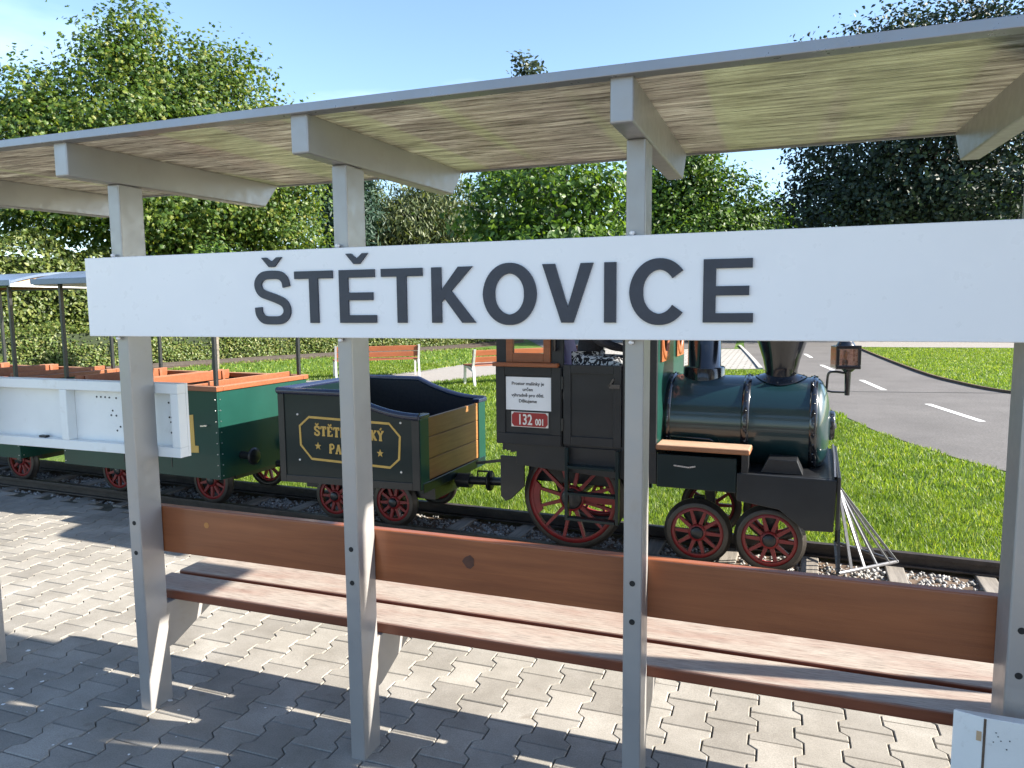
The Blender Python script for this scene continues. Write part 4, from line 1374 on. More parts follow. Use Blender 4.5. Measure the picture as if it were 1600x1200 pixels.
# notice and number plate on the platform side
pn = LB(MB().box(-1.66, -1.343, -0.5045, -0.5015, 1.030, 1.249), 'paper_notice', 'paper', loco)
for k, tx in enumerate(['Prostor mašinky je', 'určen', 'výhradně pro děti.', 'Děkujeme']):
    tme = text_mesh('notice_text', tx, 0.030, 'print_ink', offset=0.0006)
    t = link('notice_text', tme, pn)
    t.location = (-1.505 - UC, -0.5052, 1.196 - 0.0385 * k)
    t.rotation_euler = (math.pi / 2, 0, 0)
np_ = LB(MB().box(-1.622, -1.362, -0.506, -0.5015, 0.918, 1.018), 'number_plate', 'plate_white', loco)
LB(MB().poly([(-1.618, 0.940), (-1.618, 0.997), (-1.602, 1.014), (-1.382, 1.014), (-1.366, 0.997), (-1.366, 0.940), (-1.382, 0.922), (-1.602, 0.922)], -0.5075, -0.5062, lambda a, b, d: (a, d, b)), 'plate_field', 'plate_red', np_)
for tx, sz, x, z, sx in (('132', 0.098, -1.525, 0.935, 0.72), ('001', 0.058, -1.421, 0.935, 0.72)):
    t = link('plate_number', text_mesh('plate_number', tx, sz, 'plate_white', offset=0.0016), np_)
    t.location = (x - UC, -0.5082, z)
    t.scale = (sx, 1, 1)
    t.rotation_euler = (math.pi / 2, 0, 0)

# cab floor, ends and roof
LB(MB().box(ca + 0.03, cb, -hw + 0.031, hw - 0.031, 0.80, 0.83), 'cab_floor', 'black_iron', loco)
LB(MB().box(ca, ca + 0.028, -hw + 0.031, hw - 0.031, 0.831, 1.22), 'cab_end', 'loco_grey', loco)
fwm = MB()
for a in ((-0.469, -0.40, 0.831, 1.88), (0.40, 0.469, 0.831, 1.88), (-0.3995, -0.14, 0.831, 1.36), (0.14, 0.3995, 0.831, 1.36), (-0.3995, -0.14, 1.62, 1.88), (0.14, 0.3995, 1.62, 1.88), (-0.1395, 0.1395, 0.831, 1.88)):
    fwm.box(cb - 0.03, cb, a[0], a[1], a[2], a[3])
LB(fwm, 'cab_front', 'wagon_green', loco)
for s in (-1, 1):
    mb = MB()
    mb.lathe([(0.075, 0.0), (0.075, 0.014), (0.125, 0.014), (0.125, 0.0)], (cb + 0.001, s * 0.27, 1.49), (1, 0, 0), 24)
    fr = LB(mb, 'porthole_frame', 'wood_cab', loco)
    mb = MB()
    for a in ((-0.132, 0.132, 0.088, 0.132), (-0.132, 0.132, -0.132, -0.088), (-0.132, -0.088, -0.0875, 0.0875), (0.088, 0.132, -0.0875, 0.0875)):
        mb.box(cb + 0.0005, cb + 0.012, s * 0.27 + a[0], s * 0.27 + a[1], 1.49 + a[2], 1.49 + a[3])
    LB(mb, 'porthole_board', 'wood_cab', fr)
rp = []
for k in range(13):
    a = math.pi * k / 12
    rp.append((math.cos(a) * 0.57, 1.885 + math.sin(a) * 0.11))
LB(MB().poly(rp + [(-0.57, 1.865), (0.57, 1.865)], ca - 0.06, cb + 0.06, lambda a, b, d: (d, a, b)), 'cab_roof', 'black_iron', loco, 0.004)
LB(MB().box(-1.60, -1.32, -0.40, 0.40, 1.10, 1.135).box(-1.58, -1.55, -0.38, 0.38, 0.831, 1.0995), 'cab_seat', 'wood_cab', loco, 0.004)
LB(MB().box(-0.70, -0.692, -0.40, 0.40, 1.34, 1.365).box(-0.76, -0.70, -0.34, 0.34, 1.10, 1.42), 'cab_console', 'wood_cab', loco, 0.004)

# boiler
BZC, BR = 0.952, 0.300
LB(MB().lathe([(BR, 0.0), (BR, 0.905)], (cb + 0.0005, 0, BZC), (1, 0, 0), 72), 'boiler', 'loco_green', loco)
dome = []
for k in range(9):
    a = math.pi / 2 * k / 8
    dome.append((max(0.0, BR * 0.985 * math.cos(a)), 0.085 * math.sin(a)))
LB(MB().lathe(dome, (0.246, 0, BZC), (1, 0, 0), 64), 'smokebox_front', 'loco_green', loco)
dr = LB(MB().lathe([(0.0, 0.030), (0.085, 0.028), (0.092, 0.020), (0.094, 0.0)], (0.327, 0, BZC), (1, 0, 0), 36), 'smokebox_door', 'black_gloss', loco)
LB(MB().bar((0.358, -0.06, BZC), (0.358, 0.06, BZC), 0.012, 0.018), 'door_handle', 'bare_steel', dr)
for ub, wd in ((-0.655, 0.040), (-0.182, 0.046), (0.208, 0.044)):
    b = LB(MB().lathe([(BR + 0.0005, 0.0), (BR + 0.007, 0.001), (BR + 0.007, wd - 0.001), (BR + 0.0005, wd)], (ub, 0, BZC), (1, 0, 0), 72), 'boiler_band', 'black_gloss', loco)
    for k in range(30):
        a = math.radians(k * 12 + 3)
        n = Vector((0, math.cos(a), math.sin(a)))
        p = Vector((ub + wd / 2, 0, BZC)) + n * (BR + 0.007)
        LB(MB().cyl(p - n * 0.001, p + n * 0.005, 0.0078, 0.0045, 8), 'rivet', 'black_gloss', b)
mb = MB()
for k in range(9):
    a = math.radians(196)
    n = Vector((0, math.cos(a), math.sin(a)))
    p = Vector((-0.60 + k * 0.048, 0, BZC)) + n * BR
    mb.cyl(p - n * 0.001, p + n * 0.004, 0.006, 0.004, 7)
LB(mb, 'rivet_row', 'black_gloss', loco)
LB(MB().tube([(-0.60, -0.310, 0.885), (-0.60, -0.335, 0.885), (-0.36, -0.335, 0.878), (-0.34, -0.335, 0.868)], 0.006, 8), 'handrail', 'black_gloss', loco)
LB(MB().lathe([(0.0, 0.0), (0.022, 0.0), (0.022, 0.004), (0.0, 0.004)], (-0.155, -0.297, 0.83), (0, -1, 0), 14).tube([(-0.172, -0.306, 0.845), (-0.138, -0.306, 0.845), (-0.138, -0.306, 0.815), (-0.172, -0.306, 0.815)], 0.003, 6, True), 'valve', 'black_gloss', loco)
# steam dome and chimney
LB(MB().lathe([(0.142, 0.18), (0.135, 0.235), (0.134, 0.345), (0.128, 0.355), (0.106, 0.357), (0.105, 0.62), (0.098, 0.67), (0.075, 0.715), (0.04, 0.74), (0.0, 0.745)], (-0.447, 0, BZC), (0, 0, 1), 48), 'steam_dome', 'black_gloss', loco)
ch = LB(MB().lathe([(0.100, 0.20), (0.098, 0.345), (0.103, 0.365), (0.112, 0.41), (0.148, 0.52), (0.185, 0.64), (0.190, 0.67), (0.182, 0.69), (0.125, 0.79), (0.10, 0.83), (0.10, 0.87), (0.085, 0.87), (0.085, 0.80)], (0.032, 0, BZC), (0, 0, 1), 48), 'chimney', 'black_gloss', loco)
fl = MB()
pts = []
n1, n2 = 40, 1
vs_, fs_ = [], []
for k in range(n1):
    a = 2 * math.pi * k / n1
    for r in (0.098, 0.155):
        x, y = 0.032 + math.cos(a) * r, math.sin(a) * r * 1.05
        vs_.append((x, y, BZC + math.sqrt(max(0, BR * BR - y * y)) + (0.006 if r > 0.1 else 0.02)))
for k in range(n1):
    j = (k + 1) % n1
    fs_.append((2 * k, 2 * k + 1, 2 * j + 1, 2 * j))
fl.add(vs_, fs_, True)
LB(fl, 'chimney_flange', 'black_gloss', ch)
for k in range(10):
    a = 2 * math.pi * k / 10 + 0.2
    x, y = 0.032 + math.cos(a) * 0.137, math.sin(a) * 0.137 * 1.05
    z = BZC + math.sqrt(BR * BR - y * y) + 0.006
    LB(MB().cyl((x, y, z), (x, y, z + 0.008), 0.007, 0.005, 8), 'rivet', 'black_gloss', ch)
# frame core, front beam, cylinder block
LB(MB().box(-1.60, -0.88, -0.25, 0.25, 0.50, 0.628).box(-0.879, 0.34, -0.25, 0.25, 0.575, 0.628), 'chassis', 'black_iron', loco)
LB(MB().box(-0.655, 0.35, -0.455, 0.455, 0.63, 0.655), 'chassis_plate', 'black_iron', loco)
LB(MB().box(-0.17, 0.354, -0.469, 0.469, 0.66, 0.716), 'front_deck', 'black_iron', loco, 0.004)
LB(MB().box(0.366, 0.386, -0.505, 0.505, 0.43, 0.735), 'buffer_beam', 'black_iron', loco, 0.006)
LB(MB().poly([(-0.50, 0.736), (0.50, 0.736), (0.20, 0.80), (-0.20, 0.80)], 0.350, 0.360, lambda a, b, d: (d, a, b)), 'lamp_plate', 'plow_steel', loco)
# rear drawgear
buffer(loco, -1.73, -0.31, 0.62, -1, 0.10)
buffer(loco, -1.73, 0.31, 0.62, -1, 0.10)
LB(MB().bar((-1.98, -0.30, 0.600), (-1.70, -0.40, 0.665), 0.016, 0.02), 'lever', 'black_iron', loco)
# wheels
big = wheel_proto(0.335, 12, 0.060, 0.072, True, 0.030)
place_wheels(big, True, [(-1.25 - UC, -0.365, 0.425), (-1.25 - UC, 0.365, 0.425)], loco)
axle(loco, -1.25 - UC, 0.425, 0.03)
small = wheel_proto(0.193, 10, 0.055, 0.040)
place_wheels(small, True, [(u - UC, v, 0.283) for u in (-0.424, 0.006) for v in (-0.365, 0.365)], loco)
for u in (-0.424, 0.006):
    axle(loco, u - UC, 0.283)
    for s in (-1, 1):
        LB(MB().box(u - 0.035, u + 0.035, s * 0.26 - 0.02, s * 0.26 + 0.02, 0.24, 0.50), 'axle_box', 'black_iron', loco)
for s in (-1, 1):
    LB(MB().bar((-1.20, s * 0.343, 0.425), (-0.94, s * 0.343, 0.430), 0.02, 0.05), 'crank_rod', 'wheel_red', loco)
# headlamp on its pole
lamp = LB(MB().cyl((0.418, 0, 1.145), (0.418, 0, 1.30), 0.015, 0.019, 14).lathe([(0.024, 0.0), (0.036, 0.012), (0.05, 0.022), (0.0, 0.024)], (0.418, 0, 1.292), (0, 0, 1), 20), 'headlamp', 'black_gloss', loco)
LB(MB().tube(catmull([(0.40, 0, 1.283), (0.34, 0, 1.29), (0.308, 0, 1.275), (0.302, 0, 1.20), (0.300, 0, 1.17)], 5), 0.0075, 8).tube([(0.300, 0, 1.17), (0.33, 0, 1.163), (0.41, 0, 1.163)], 0.006, 8), 'lamp_bracket', 'black_gloss', lamp)
body = MB()
lc, lr = Vector((0.400, 0.0, 1.384)), 0.25


def lampfn(a, b, d):
    x, y = a, d
    return (lc.x + x * math.cos(lr) - y * math.sin(lr), lc.y + x * math.sin(lr) + y * math.cos(lr), lc.z + b)


def rbox(mb, x0, x1, y0, y1, z0, z1):
    return mb.poly([(x0, z0), (x1, z0), (x1, z1), (x0, z1)], y0, y1, lampfn)


rbox(body, -0.072, -0.060, -0.058, 0.0545, -0.066, 0.066)
rbox(body, 0.060, 0.072, -0.058, 0.0545, -0.066, 0.066)
rbox(body, -0.0595, 0.0595, -0.058, 0.0545, 0.058, 0.068)
rbox(body, -0.0595, 0.0595, -0.058, 0.0545, -0.068, -0.058)
LB(body, 'lamp_case', 'black_gloss', lamp, 0.003)
fr = MB()
for a in ((-0.072, 0.072, 0.050, 0.072), (-0.072, 0.072, -0.072, -0.050), (-0.072, -0.052, -0.0495, 0.0495), (0.052, 0.072, -0.0495, 0.0495)):
    rbox(fr, a[0], a[1], -0.070, -0.0585, a[2], a[3])
LB(fr, 'lens_frame', 'black_gloss', lamp, 0.003)
LB(rbox(MB(), -0.0515, 0.0515, -0.066, -0.062, -0.0495, 0.0495), 'lens', 'lamp_glass', lamp)
LB(rbox(MB(), -0.0595, 0.0595, 0.046, 0.050, -0.0575, 0.0575), 'rear_pane', 'lamp_glass', lamp)
bp = lampfn(0, -0.02, 0.0)
LB(MB().lathe([(0.016, -0.04), (0.016, 0.0), (0.0, 0.001)], bp, (0, 0, 1), 14), 'bulb_socket', 'black_iron', lamp)
LB(MB().lathe([(0.008, 0.002), (0.012, 0.02), (0.012, 0.045), (0.006, 0.058), (0.0, 0.06)], bp, (0, 0, 1), 14), 'bulb', 'bulb_amber', lamp)
LB(MB().lathe([(0.055, 0.0), (0.045, 0.02), (0.035, 0.03), (0.035, 0.055), (0.05, 0.06), (0.0, 0.085)], lampfn(0, 0.069, 0), (0, 0, 1), 20), 'lamp_vent', 'black_gloss', lamp)
# cowcatcher
cow = LB(MB().tube([(0.398, -0.31, 0.112), (0.735, 0.0, 0.125), (0.398, 0.31, 0.112)], 0.011, 10), 'cowcatcher', 'plow_steel', loco)
for s in (-1, 1):
    for k in range(5):
        f = k / 4.6
        b = (0.398 + f * 0.337, s * 0.31 * (1 - f), 0.112 + 0.013 * f)
        LB(MB().bar((0.392, s * 0.012 * (5 - k), 0.560), b, 0.016, 0.010), 'bar', 'plow_steel' if k else 'black_iron', cow)
LB(MB().bar((0.735, 0, 0.125), (0.394, 0, 0.565), 0.018, 0.014), 'bar', 'plow_steel', cow)
LB(MB().bar((0.392, -0.31, 0.112), (0.392, 0.31, 0.112), 0.016, 0.012), 'bar', 'black_iron', cow)

# ---------------------------------------------------------------- tender
TU = -2.91
tender = empty('coal_tender', tuple(W(TU, 0, 0)), TH)
tag(tender, 'dark tender wagon with gold lettered panel and plank front, coupled behind the locomotive', 'tender')


def TB(mb, name, mat, parent=tender, bevel=0.0, seg=2):
    return mb.build(name, mat, parent, (TU, 0, 0), bevel, seg)


t0, t1, tv = -3.52, -2.30, 0.545


def ttop(u):
    f = max(0.0, min(1.0, (u + 2.92) / 0.60))
    return 1.085 - 0.145 * (1 - (1 - f) ** 2.0)


us = [t0] + [-2.92 + 0.62 * k / 12 for k in range(13)]
for s in (-1, 1):
    pr = [(t0, 0.395)] + [(u, ttop(u)) for u in us] + [(t1, 0.425)]
    TB(MB().poly(pr, s * tv, s * (tv - 0.025), lambda a, b, d: (a, d, b)), 'side_wall', 'dark_green', tender)
    vo = s * tv
    vb = s * (tv + 0.008)
    TB(MB().box(t0, t0 + 0.055, min(vo, vb), max(vo, vb), 0.395, 1.07), 'corner_strip', 'black_iron', tender, 0.002)
    TB(MB().box(t1 - 0.06, t1, min(vo, vb), max(vo, vb), 0.425, 0.925), 'corner_strip', 'black_iron', tender, 0.002)
    TB(MB().poly([(t0 + 0.0555, 0.397), (t0 + 0.0555, 0.45), (t1 - 0.0605, 0.478), (t1 - 0.0605, 0.425)], vo + s * 0.0002, vb, lambda a, b, d: (a, d, b)), 'bottom_strip', 'black_iron', tender, 0.002)
    TB(MB().tube([(u, s * tv, ttop(u) + 0.01) for u in us], 0.026, 12), 'top_rail', 'tender_blue', tender)
    TB(MB().poly([(u, ttop(u) - 0.004) for u in us] + [(t1, 0.45), (t0, 0.45)], s * (tv - 0.026), s * (tv - 0.030), lambda a, b, d: (a, d, b)), 'side_lining', 'tender_inside', tender)
    TB(MB().box(t1 - 0.04, t1 + 0.004, min(s * tv, s * (tv - 0.125)), max(s * tv, s * (tv - 0.125)), 0.43, 0.93), 'corner_post', 'wagon_green', tender, 0.003)
    TB(MB().box(t1 - 0.05, t1 + 0.012, min(s * (tv + 0.02), s * (tv - 0.13)), max(s * (tv + 0.02), s * (tv - 0.13)), 0.931, 0.962), 'post_cap', 'tender_blue', tender, 0.006)
TB(MB().tube([(t0, -tv, 1.095), (t0, tv, 1.095)], 0.026, 12), 'top_rail', 'tender_blue', tender)
TB(MB().box(t0, t0 + 0.025, -tv + 0.026, tv - 0.026, 0.395, 1.085), 'rear_wall', 'dark_green', tender)
TB(MB().box(t0 + 0.03, t1 - 0.03, -tv + 0.031, tv - 0.031, 0.42, 0.45), 'floor', 'tender_inside', tender)
for z0, z1 in ((0.475, 0.625), (0.629, 0.785), (0.789, 0.928)):
    TB(MB().box(t1 - 0.03, t1 - 0.006, -tv + 0.127, tv - 0.127, z0, z1), 'plank', 'wood_tender', tender, 0.003)
TB(MB().box(t0 + 0.04, t1 - 0.02, -0.30, 0.30, 0.30, 0.393), 'underframe', 'black_iron', tender)
TB(MB().box(t1 - 0.03, t1 + 0.01, -0.52, 0.52, 0.40, 0.472), 'headstock', 'dark_green', tender, 0.004)
# gold lettering on the platform side
PNL = -(tv + 0.0035)


def gd(a, b, d):
    return (a, d, b)


oc = [(-3.326, 0.835), (-3.240, 0.905), (-2.545, 0.892), (-2.458, 0.803), (-2.470, 0.640), (-2.545, 0.575), (-3.225, 0.590), (-3.322, 0.690)]
TB(MB().strip(oc, 0.0085, -tv - 0.0005, PNL, gd, True), 'gold_outline', 'gold_paint', tender)
for p in ((-3.345, 0.92), (-2.452, 0.902), (-3.338, 0.575), (-2.455, 0.548)):
    TB(MB().cyl((p[0], -tv, p[1]), (p[0], -tv - 0.006, p[1]), 0.0085, 0.006, 10), 'screw', 'plate_white', tender)


def slab(ch, mb, x, z, w, h, k):
    """one slab-serif capital built of strokes; k staggers depth"""
    t = h * 0.115
    c = [0]

    def st(pts, hw=t):
        c[0] += 1
        mb.strip([(x + a * w, z + b * h) for a, b in pts], hw, -tv - 0.0004, -tv - 0.003 - 0.0002 * (c[0] + k), gd)

    def serif(a, b, ww=0.30):
        st([(a - ww, b), (a + ww, b)], t * 0.62)
    base = ch
    if base in 'ŠS':
        P = [(.88, .70), (.82, .86), (.5, .94), (.18, .86), (.14, .68), (.4, .53), (.75, .40), (.86, .24), (.7, .07), (.45, .05), (.2, .12), (.12, .30)]
        st(catmull(P, 4), t * 0.9)
        st([(.88, .66), (.88, .96)], t * 0.6)
        st([(.12, .04), (.12, .34)], t * 0.6)
    if base == 'T':
        st([(.5, .06), (.5, .94)], t * 1.15)
        st([(.04, .93), (.96, .93)], t * 0.7)
        serif(.5, .05, .24)
        st([(.07, .70), (.07, .95)], t * 0.6)
        st([(.93, .70), (.93, .95)], t * 0.6)
    if base in 'ĚEF':
        st([(.25, .04), (.25, .96)], t * 1.15)
        st([(.04, .94), (.92, .94)], t * 0.65)
        st([(.25, .52), (.70, .52)], t * 0.6)
        st([(.88, .72), (.88, .96)], t * 0.6)
        if base != 'F':
            st([(.04, .06), (.92, .06)], t * 0.65)
            st([(.88, .04), (.88, .28)], t * 0.6)
        else:
            serif(.25, .05, .22)
    if base == 'K':
        st([(.24, .04), (.24, .96)], t * 1.15)
        st([(.28, .42), (.80, .92)], t * 0.75)
        st([(.42, .55), (.82, .06)], t * 1.0)
        for a, b in ((.24, .05), (.24, .95), (.80, .95), (.84, .05)):
            serif(a, b, .19)
    if base in 'OC':
        P = [(.5 + .38 * math.cos(q), .5 + .44 * math.sin(q)) for q in [math.radians(d) for d in (range(0, 360, 20) if base == 'O' else range(40, 330, 20))]]
        if base == 'O':
            P.append(P[0])
        st(P, t * 0.95)
        if base == 'C':
            st([(.86, .66), (.86, .96)], t * 0.6)
    if base in 'V':
        st([(.18, .94), (.5, .06)], t * 1.1)
        st([(.82, .94), (.5, .06)], t * 0.8)
        serif(.18, .95, .18)
        serif(.82, .95, .18)
    if base == 'I':
        st([(.5, .05), (.5, .95)], t * 1.15)
        serif(.5, .05, .42)
        serif(.5, .95, .42)
    if base == 'Ý':
        st([(.15, .94), (.5, .5)], t * 1.05)
        st([(.85, .94), (.5, .5)], t * 0.8)
        st([(.5, .52), (.5, .05)], t * 1.15)
        serif(.5, .05, .26)
        serif(.15, .95, .2)
        serif(.85, .95, .2)
        st([(.45, 1.10), (.68, 1.28)], t * 0.7)
    if base == 'P':
        st([(.24, .04), (.24, .96)], t * 1.15)
        st([(.24, .93), (.62, .93), (.84, .82), (.84, .60), (.62, .48), (.24, .48)], t * 0.75)
        serif(.24, .05, .22)
    if base == 'A':
        st([(.5, .96), (.16, .06)], t * 0.75)
        st([(.5, .96), (.84, .06)], t * 1.1)
        st([(.28, .34), (.72, .34)], t * 0.55)
        serif(.16, .05, .18)
        serif(.84, .05, .18)
    if base in 'ŠĚ':
        st([(.22, 1.26), (.5, 1.08), (.78, 1.26)], t * 0.7)


def slab_word(word, x0, x1, z, h, tilt):
    wd = {'I': 0.55}
    tot = sum(wd.get(c, 1.0) for c in word)
    adv = (x1 - x0) / tot
    x = x0
    for i, ch in enumerate(word):
        w = adv * wd.get(ch, 1.0)
        mb = MB()
        slab(ch, mb, x + w * 0.06, z + (x - x0) * tilt, w * 0.88, h, i % 2)
        TB(mb, 'gold_letter', 'gold_paint', tender)
        x += w


slab_word('ŠTĚTKOVICKÝ', -3.198, -2.59, 0.770, 0.072, -0.012)
slab_word('PACIFIK', -3.07, -2.72, 0.643, 0.072, -0.012)
for cx, cz in ((-3.165, 0.690), (-2.625, 0.672)):
    pts = []
    for k in range(10):
        a = math.pi / 2 + k * math.pi / 5
        r = 0.030 if k % 2 == 0 else 0.0125
        pts.append((cx + math.cos(a) * r, cz + math.sin(a) * r))
    TB(MB().poly(pts, -tv - 0.0005, PNL, gd), 'gold_star', 'gold_paint', tender)
tw = wheel_proto(0.172, 10, 0.05, 0.036)
place_wheels(tw, True, [(u - TU, v, 0.262) for u in (-3.17, -2.645) for v in (-0.365, 0.365)], tender)
for u in (-3.17, -2.645):
    axle(tender, u - TU, 0.262)
    for s in (-1, 1):
        TB(MB().box(u - 0.03, u + 0.03, s * 0.255 - 0.02, s * 0.255 + 0.02, 0.22, 0.36), 'axle_box', 'black_iron', tender)
for s in (-1, 1):
    buffer(tender, t1 + 0.01, s * 0.32, 0.545, 1, 0.20)
    buffer(tender, t0 - 0.0, s * 0.32, 0.52, -1, 0.14)
TB(MB().cyl((t1, 0, 0.385), (-1.74, 0, 0.41), 0.032, n=14).cyl((t1 + 0.02, 0, 0.385), (t1 + 0.13, 0, 0.388), 0.055, n=16).lathe([(0.0, 0), (0.075, 0), (0.075, 0.018), (0.0, 0.018)], (-2.02, 0, 0.40), (1, 0.0, 0.02), 22).tube([(-2.10, -0.03, 0.43), (-2.10, -0.03, 0.475), (-1.99, -0.03, 0.48), (-1.99, -0.03, 0.43)], 0.008, 8), 'drawbar', 'black_iron', tender)
TB(MB().cyl((t0, 0, 0.385), (-4.02, 0, 0.385), 0.030, n=14).box(-3.80, -3.66, -0.06, 0.06, 0.34, 0.43), 'drawbar', 'black_iron', tender)


# ---------------------------------------------------------------- passenger wagons
def wagon(u0, u1, label, digit):
    uc = (u0 + u1) / 2
    r = empty('passenger_wagon', tuple(W(uc, 0, 0)), TH)
    tag(r, label, 'wagon', 'open passenger wagons of the park train')
    L2 = (u1 - u0) / 2
    wv = 0.55

    def B(mb, name, mat, parent=r, bevel=0.0):
        return mb.build(name, mat, parent, (0, 0, 0), bevel)
    zb, zt = 0.352, 1.062
    for s in (-1, 1):
        B(MB().box(-L2, L2, min(s * wv, s * (wv - 0.02)), max(s * wv, s * (wv - 0.02)), zb, zt), 'side_panel', 'wagon_green', r, 0.002)
        B(MB().box(-L2 - 0.015, L2 + 0.015, min(s * (wv + 0.015), s * (wv - 0.055)), max(s * (wv + 0.015), s * (wv - 0.055)), zt + 0.0005, zt + 0.040), 'rim_board', 'wood_wagon', r, 0.004)
        for e in (-1, 1):
            B(MB().box(e * (L2 - 0.045) - 0.014, e * (L2 - 0.045) + 0.014, s * (wv - 0.045) - 0.014, s * (wv - 0.045) + 0.014, zt + 0.0405, 1.945), 'canopy_post', 'black_iron', r, 0.002)
    for e in (-1, 1):
        B(MB().box(min(e * L2, e * (L2 - 0.02)), max(e * L2, e * (L2 - 0.02)), -wv + 0.0205, wv - 0.0205, zb, zt), 'end_panel', 'wagon_green', r)
        B(MB().box(min(e * (L2 + 0.015), e * (L2 - 0.055)), max(e * (L2 + 0.015), e * (L2 - 0.055)), -wv + 0.056, wv - 0.056, zt + 0.001, zt + 0.0395), 'rim_board', 'wood_wagon', r, 0.004)
        for s in (-1, 1):
            for k in range(8):
                z = zb + 0.03 + k * 0.088
                B(MB().cyl((e * (L2 - 0.02), s * wv, z), (e * (L2 - 0.02), s * (wv + 0.005), z), 0.0055, 0.004, 8), 'rivet', 'bare_steel', r)
                B(MB().cyl((e * L2, s * (wv - 0.03), z), (e * (L2 + 0.005), s * (wv - 0.03), z), 0.0055, 0.004, 8), 'rivet', 'bare_steel', r)
            mbx = MB()
            mbx.cyl((e * L2, s * 0.31, 0.51), (e * (L2 + 0.10), s * 0.31, 0.51), 0.034, 0.030, 14)
            bf = B(mbx, 'buffer', 'black_iron', r)
            B(MB().lathe([(0.0, 0.014), (0.05, 0.010), (0.072, 0.002), (0.072, -0.006), (0.0, -0.008)], (e * (L2 + 0.13), s * 0.31, 0.51), (e, 0, 0), 24), 'buffer_head', 'black_iron', bf)
    B(MB().box(-L2 + 0.021, L2 - 0.021, -wv + 0.021, wv - 0.021, 0.40, 0.43), 'floor', 'wood_wagon', r)
    B(MB().box(-L2 + 0.10, L2 - 0.10, -0.28, 0.28, 0.29, 0.351), 'underframe', 'black_iron', r)
    # benches with slatted backs
    for q, (bu, d) in enumerate(((-L2 + 0.16, 1), (-0.06, -1), (0.06, 1), (L2 - 0.16, -1))):
        st = B(MB().box(bu + d * 0.02 - 0.0, bu + d * 0.02 + 0.001, -0.01, 0.01, 0.431, 0.44), 'seat', 'wood_wagon', r)
        st.data = MB().box(min(bu, bu + d * 0.34), max(bu, bu + d * 0.34), -0.50, 0.50, 0.76, 0.79).box(min(bu + d * 0.05, bu + d * 0.30), max(bu + d * 0.05, bu + d * 0.30), -0.48, 0.48, 0.431, 0.7595).mesh('seat')
        st.data.materials.append(MATS['wood_wagon'])
        for sl in range(3):
            z0 = 0.84 + sl * 0.105
            xo = bu - d * 0.012 * sl
            B(MB().box(xo - 0.011, xo + 0.011, -0.49, 0.49, z0, z0 + 0.085), 'back_slat', 'wood_wagon', r, 0.003)
        for s in (-0.40, 0.40):
            B(MB().bar((bu + d * 0.018, s, 0.765), (bu - d * 0.012, s, 1.13), 0.03, 0.02), 'back_support', 'wood_wagon', r)
    # arched canopy: blue sheet, ply end panels with a white edge strip
    n = 20
    hwc = 0.62

    def cz(v):
        return 1.955 + 0.10 * (1 - (v / hwc) ** 2)
    arch = [(-hwc + 2 * hwc * k / n) for k in range(n + 1)]
    pts = [(v, cz(v) + 0.022) for v in arch] + [(v, cz(v)) for v in arch[::-1]]
    B(MB().poly(pts, -L2 - 0.16, L2 + 0.16, lambda a, b, d: (d, a, b)), 'canopy', 'canopy_blue', r)
    for s in (-1, 1):
        B(MB().box(-L2 - 0.16, L2 + 0.16, min(s * hwc, s * (hwc + 0.012)), max(s * hwc, s * (hwc + 0.012)), 1.935, 1.985), 'canopy_edge', 'canopy_blue', r, 0.003)
    for e in (-1, 1):
        ue = e * (L2 + 0.13)
        pts = [(v, cz(v) - 0.001) for v in arch[1:-1]] + [(hwc - 0.06, 1.962), (-hwc + 0.06, 1.962)]
        B(MB().poly(pts, ue - 0.006, ue + 0.006, lambda a, b, d: (d, a, b)), 'end_arch', 'ply', r)
        B(MB().box(ue - 0.012, ue + 0.012, -hwc + 0.005, hwc - 0.005, 1.926, 1.9615), 'end_strip', 'board_white', r, 0.002)
    for s in (-1, 1):
        B(MB().box(-L2 - 0.11, L2 + 0.11, s * 0.505 - 0.02, s * 0.505 + 0.02, 1.9455, 1.974), 'canopy_rail', 'wood_wagon', r)
    # wheels
    wp = wheel_proto(0.19, 10, 0.05, 0.038)
    place_wheels(wp, True, [(u, v, 0.28) for u in (-L2 + 0.42, L2 - 0.30) for v in (-0.365, 0.365)], r)
    for u in (-L2 + 0.42, L2 - 0.30):
        axle(r, u, 0.28)
    # door outline, handle and number
    MBd = MB()
    for a in ((-0.16, -0.152, 0.42, 1.05), (L2 - 0.52, L2 - 0.512, 0.42, 1.05)):
        MBd.box(a[0], a[1], -wv - 0.003, -wv - 0.0005, a[2], a[3])
    B(MBd, 'door_seam', 'black_iron', r)
    B(MB().cyl((L2 - 0.10, -wv, 0.79), (L2 - 0.10, -wv - 0.03, 0.79), 0.008, n=10).bar((L2 - 0.105, -wv - 0.03, 0.79), (L2 - 0.155, -wv - 0.03, 0.785), 0.012, 0.012), 'door_handle', 'chrome', r)
    if digit:
        x = -4.352 - uc
        pts = [(x - 0.125, 0.552), (x + 0.015, 0.560), (x + 0.015, 0.615), (x - 0.022, 0.615), (x - 0.026, 0.868), (x - 0.095, 0.858), (x - 0.145, 0.80), (x - 0.132, 0.765), (x - 0.093, 0.785), (x - 0.088, 0.612), (x - 0.125, 0.608)]
        B(MB().poly(pts, -wv - 0.0005, -wv - 0.003, lambda a, b, d: (a, d, b)), 'number', 'gold_paint', r)
    return r


wagon(-5.93, -4.12, 'dark green open wagon with golden number, directly behind the tender', True)
wagon(-8.33, -6.52, 'second open wagon at the left edge, behind the numbered one', False)


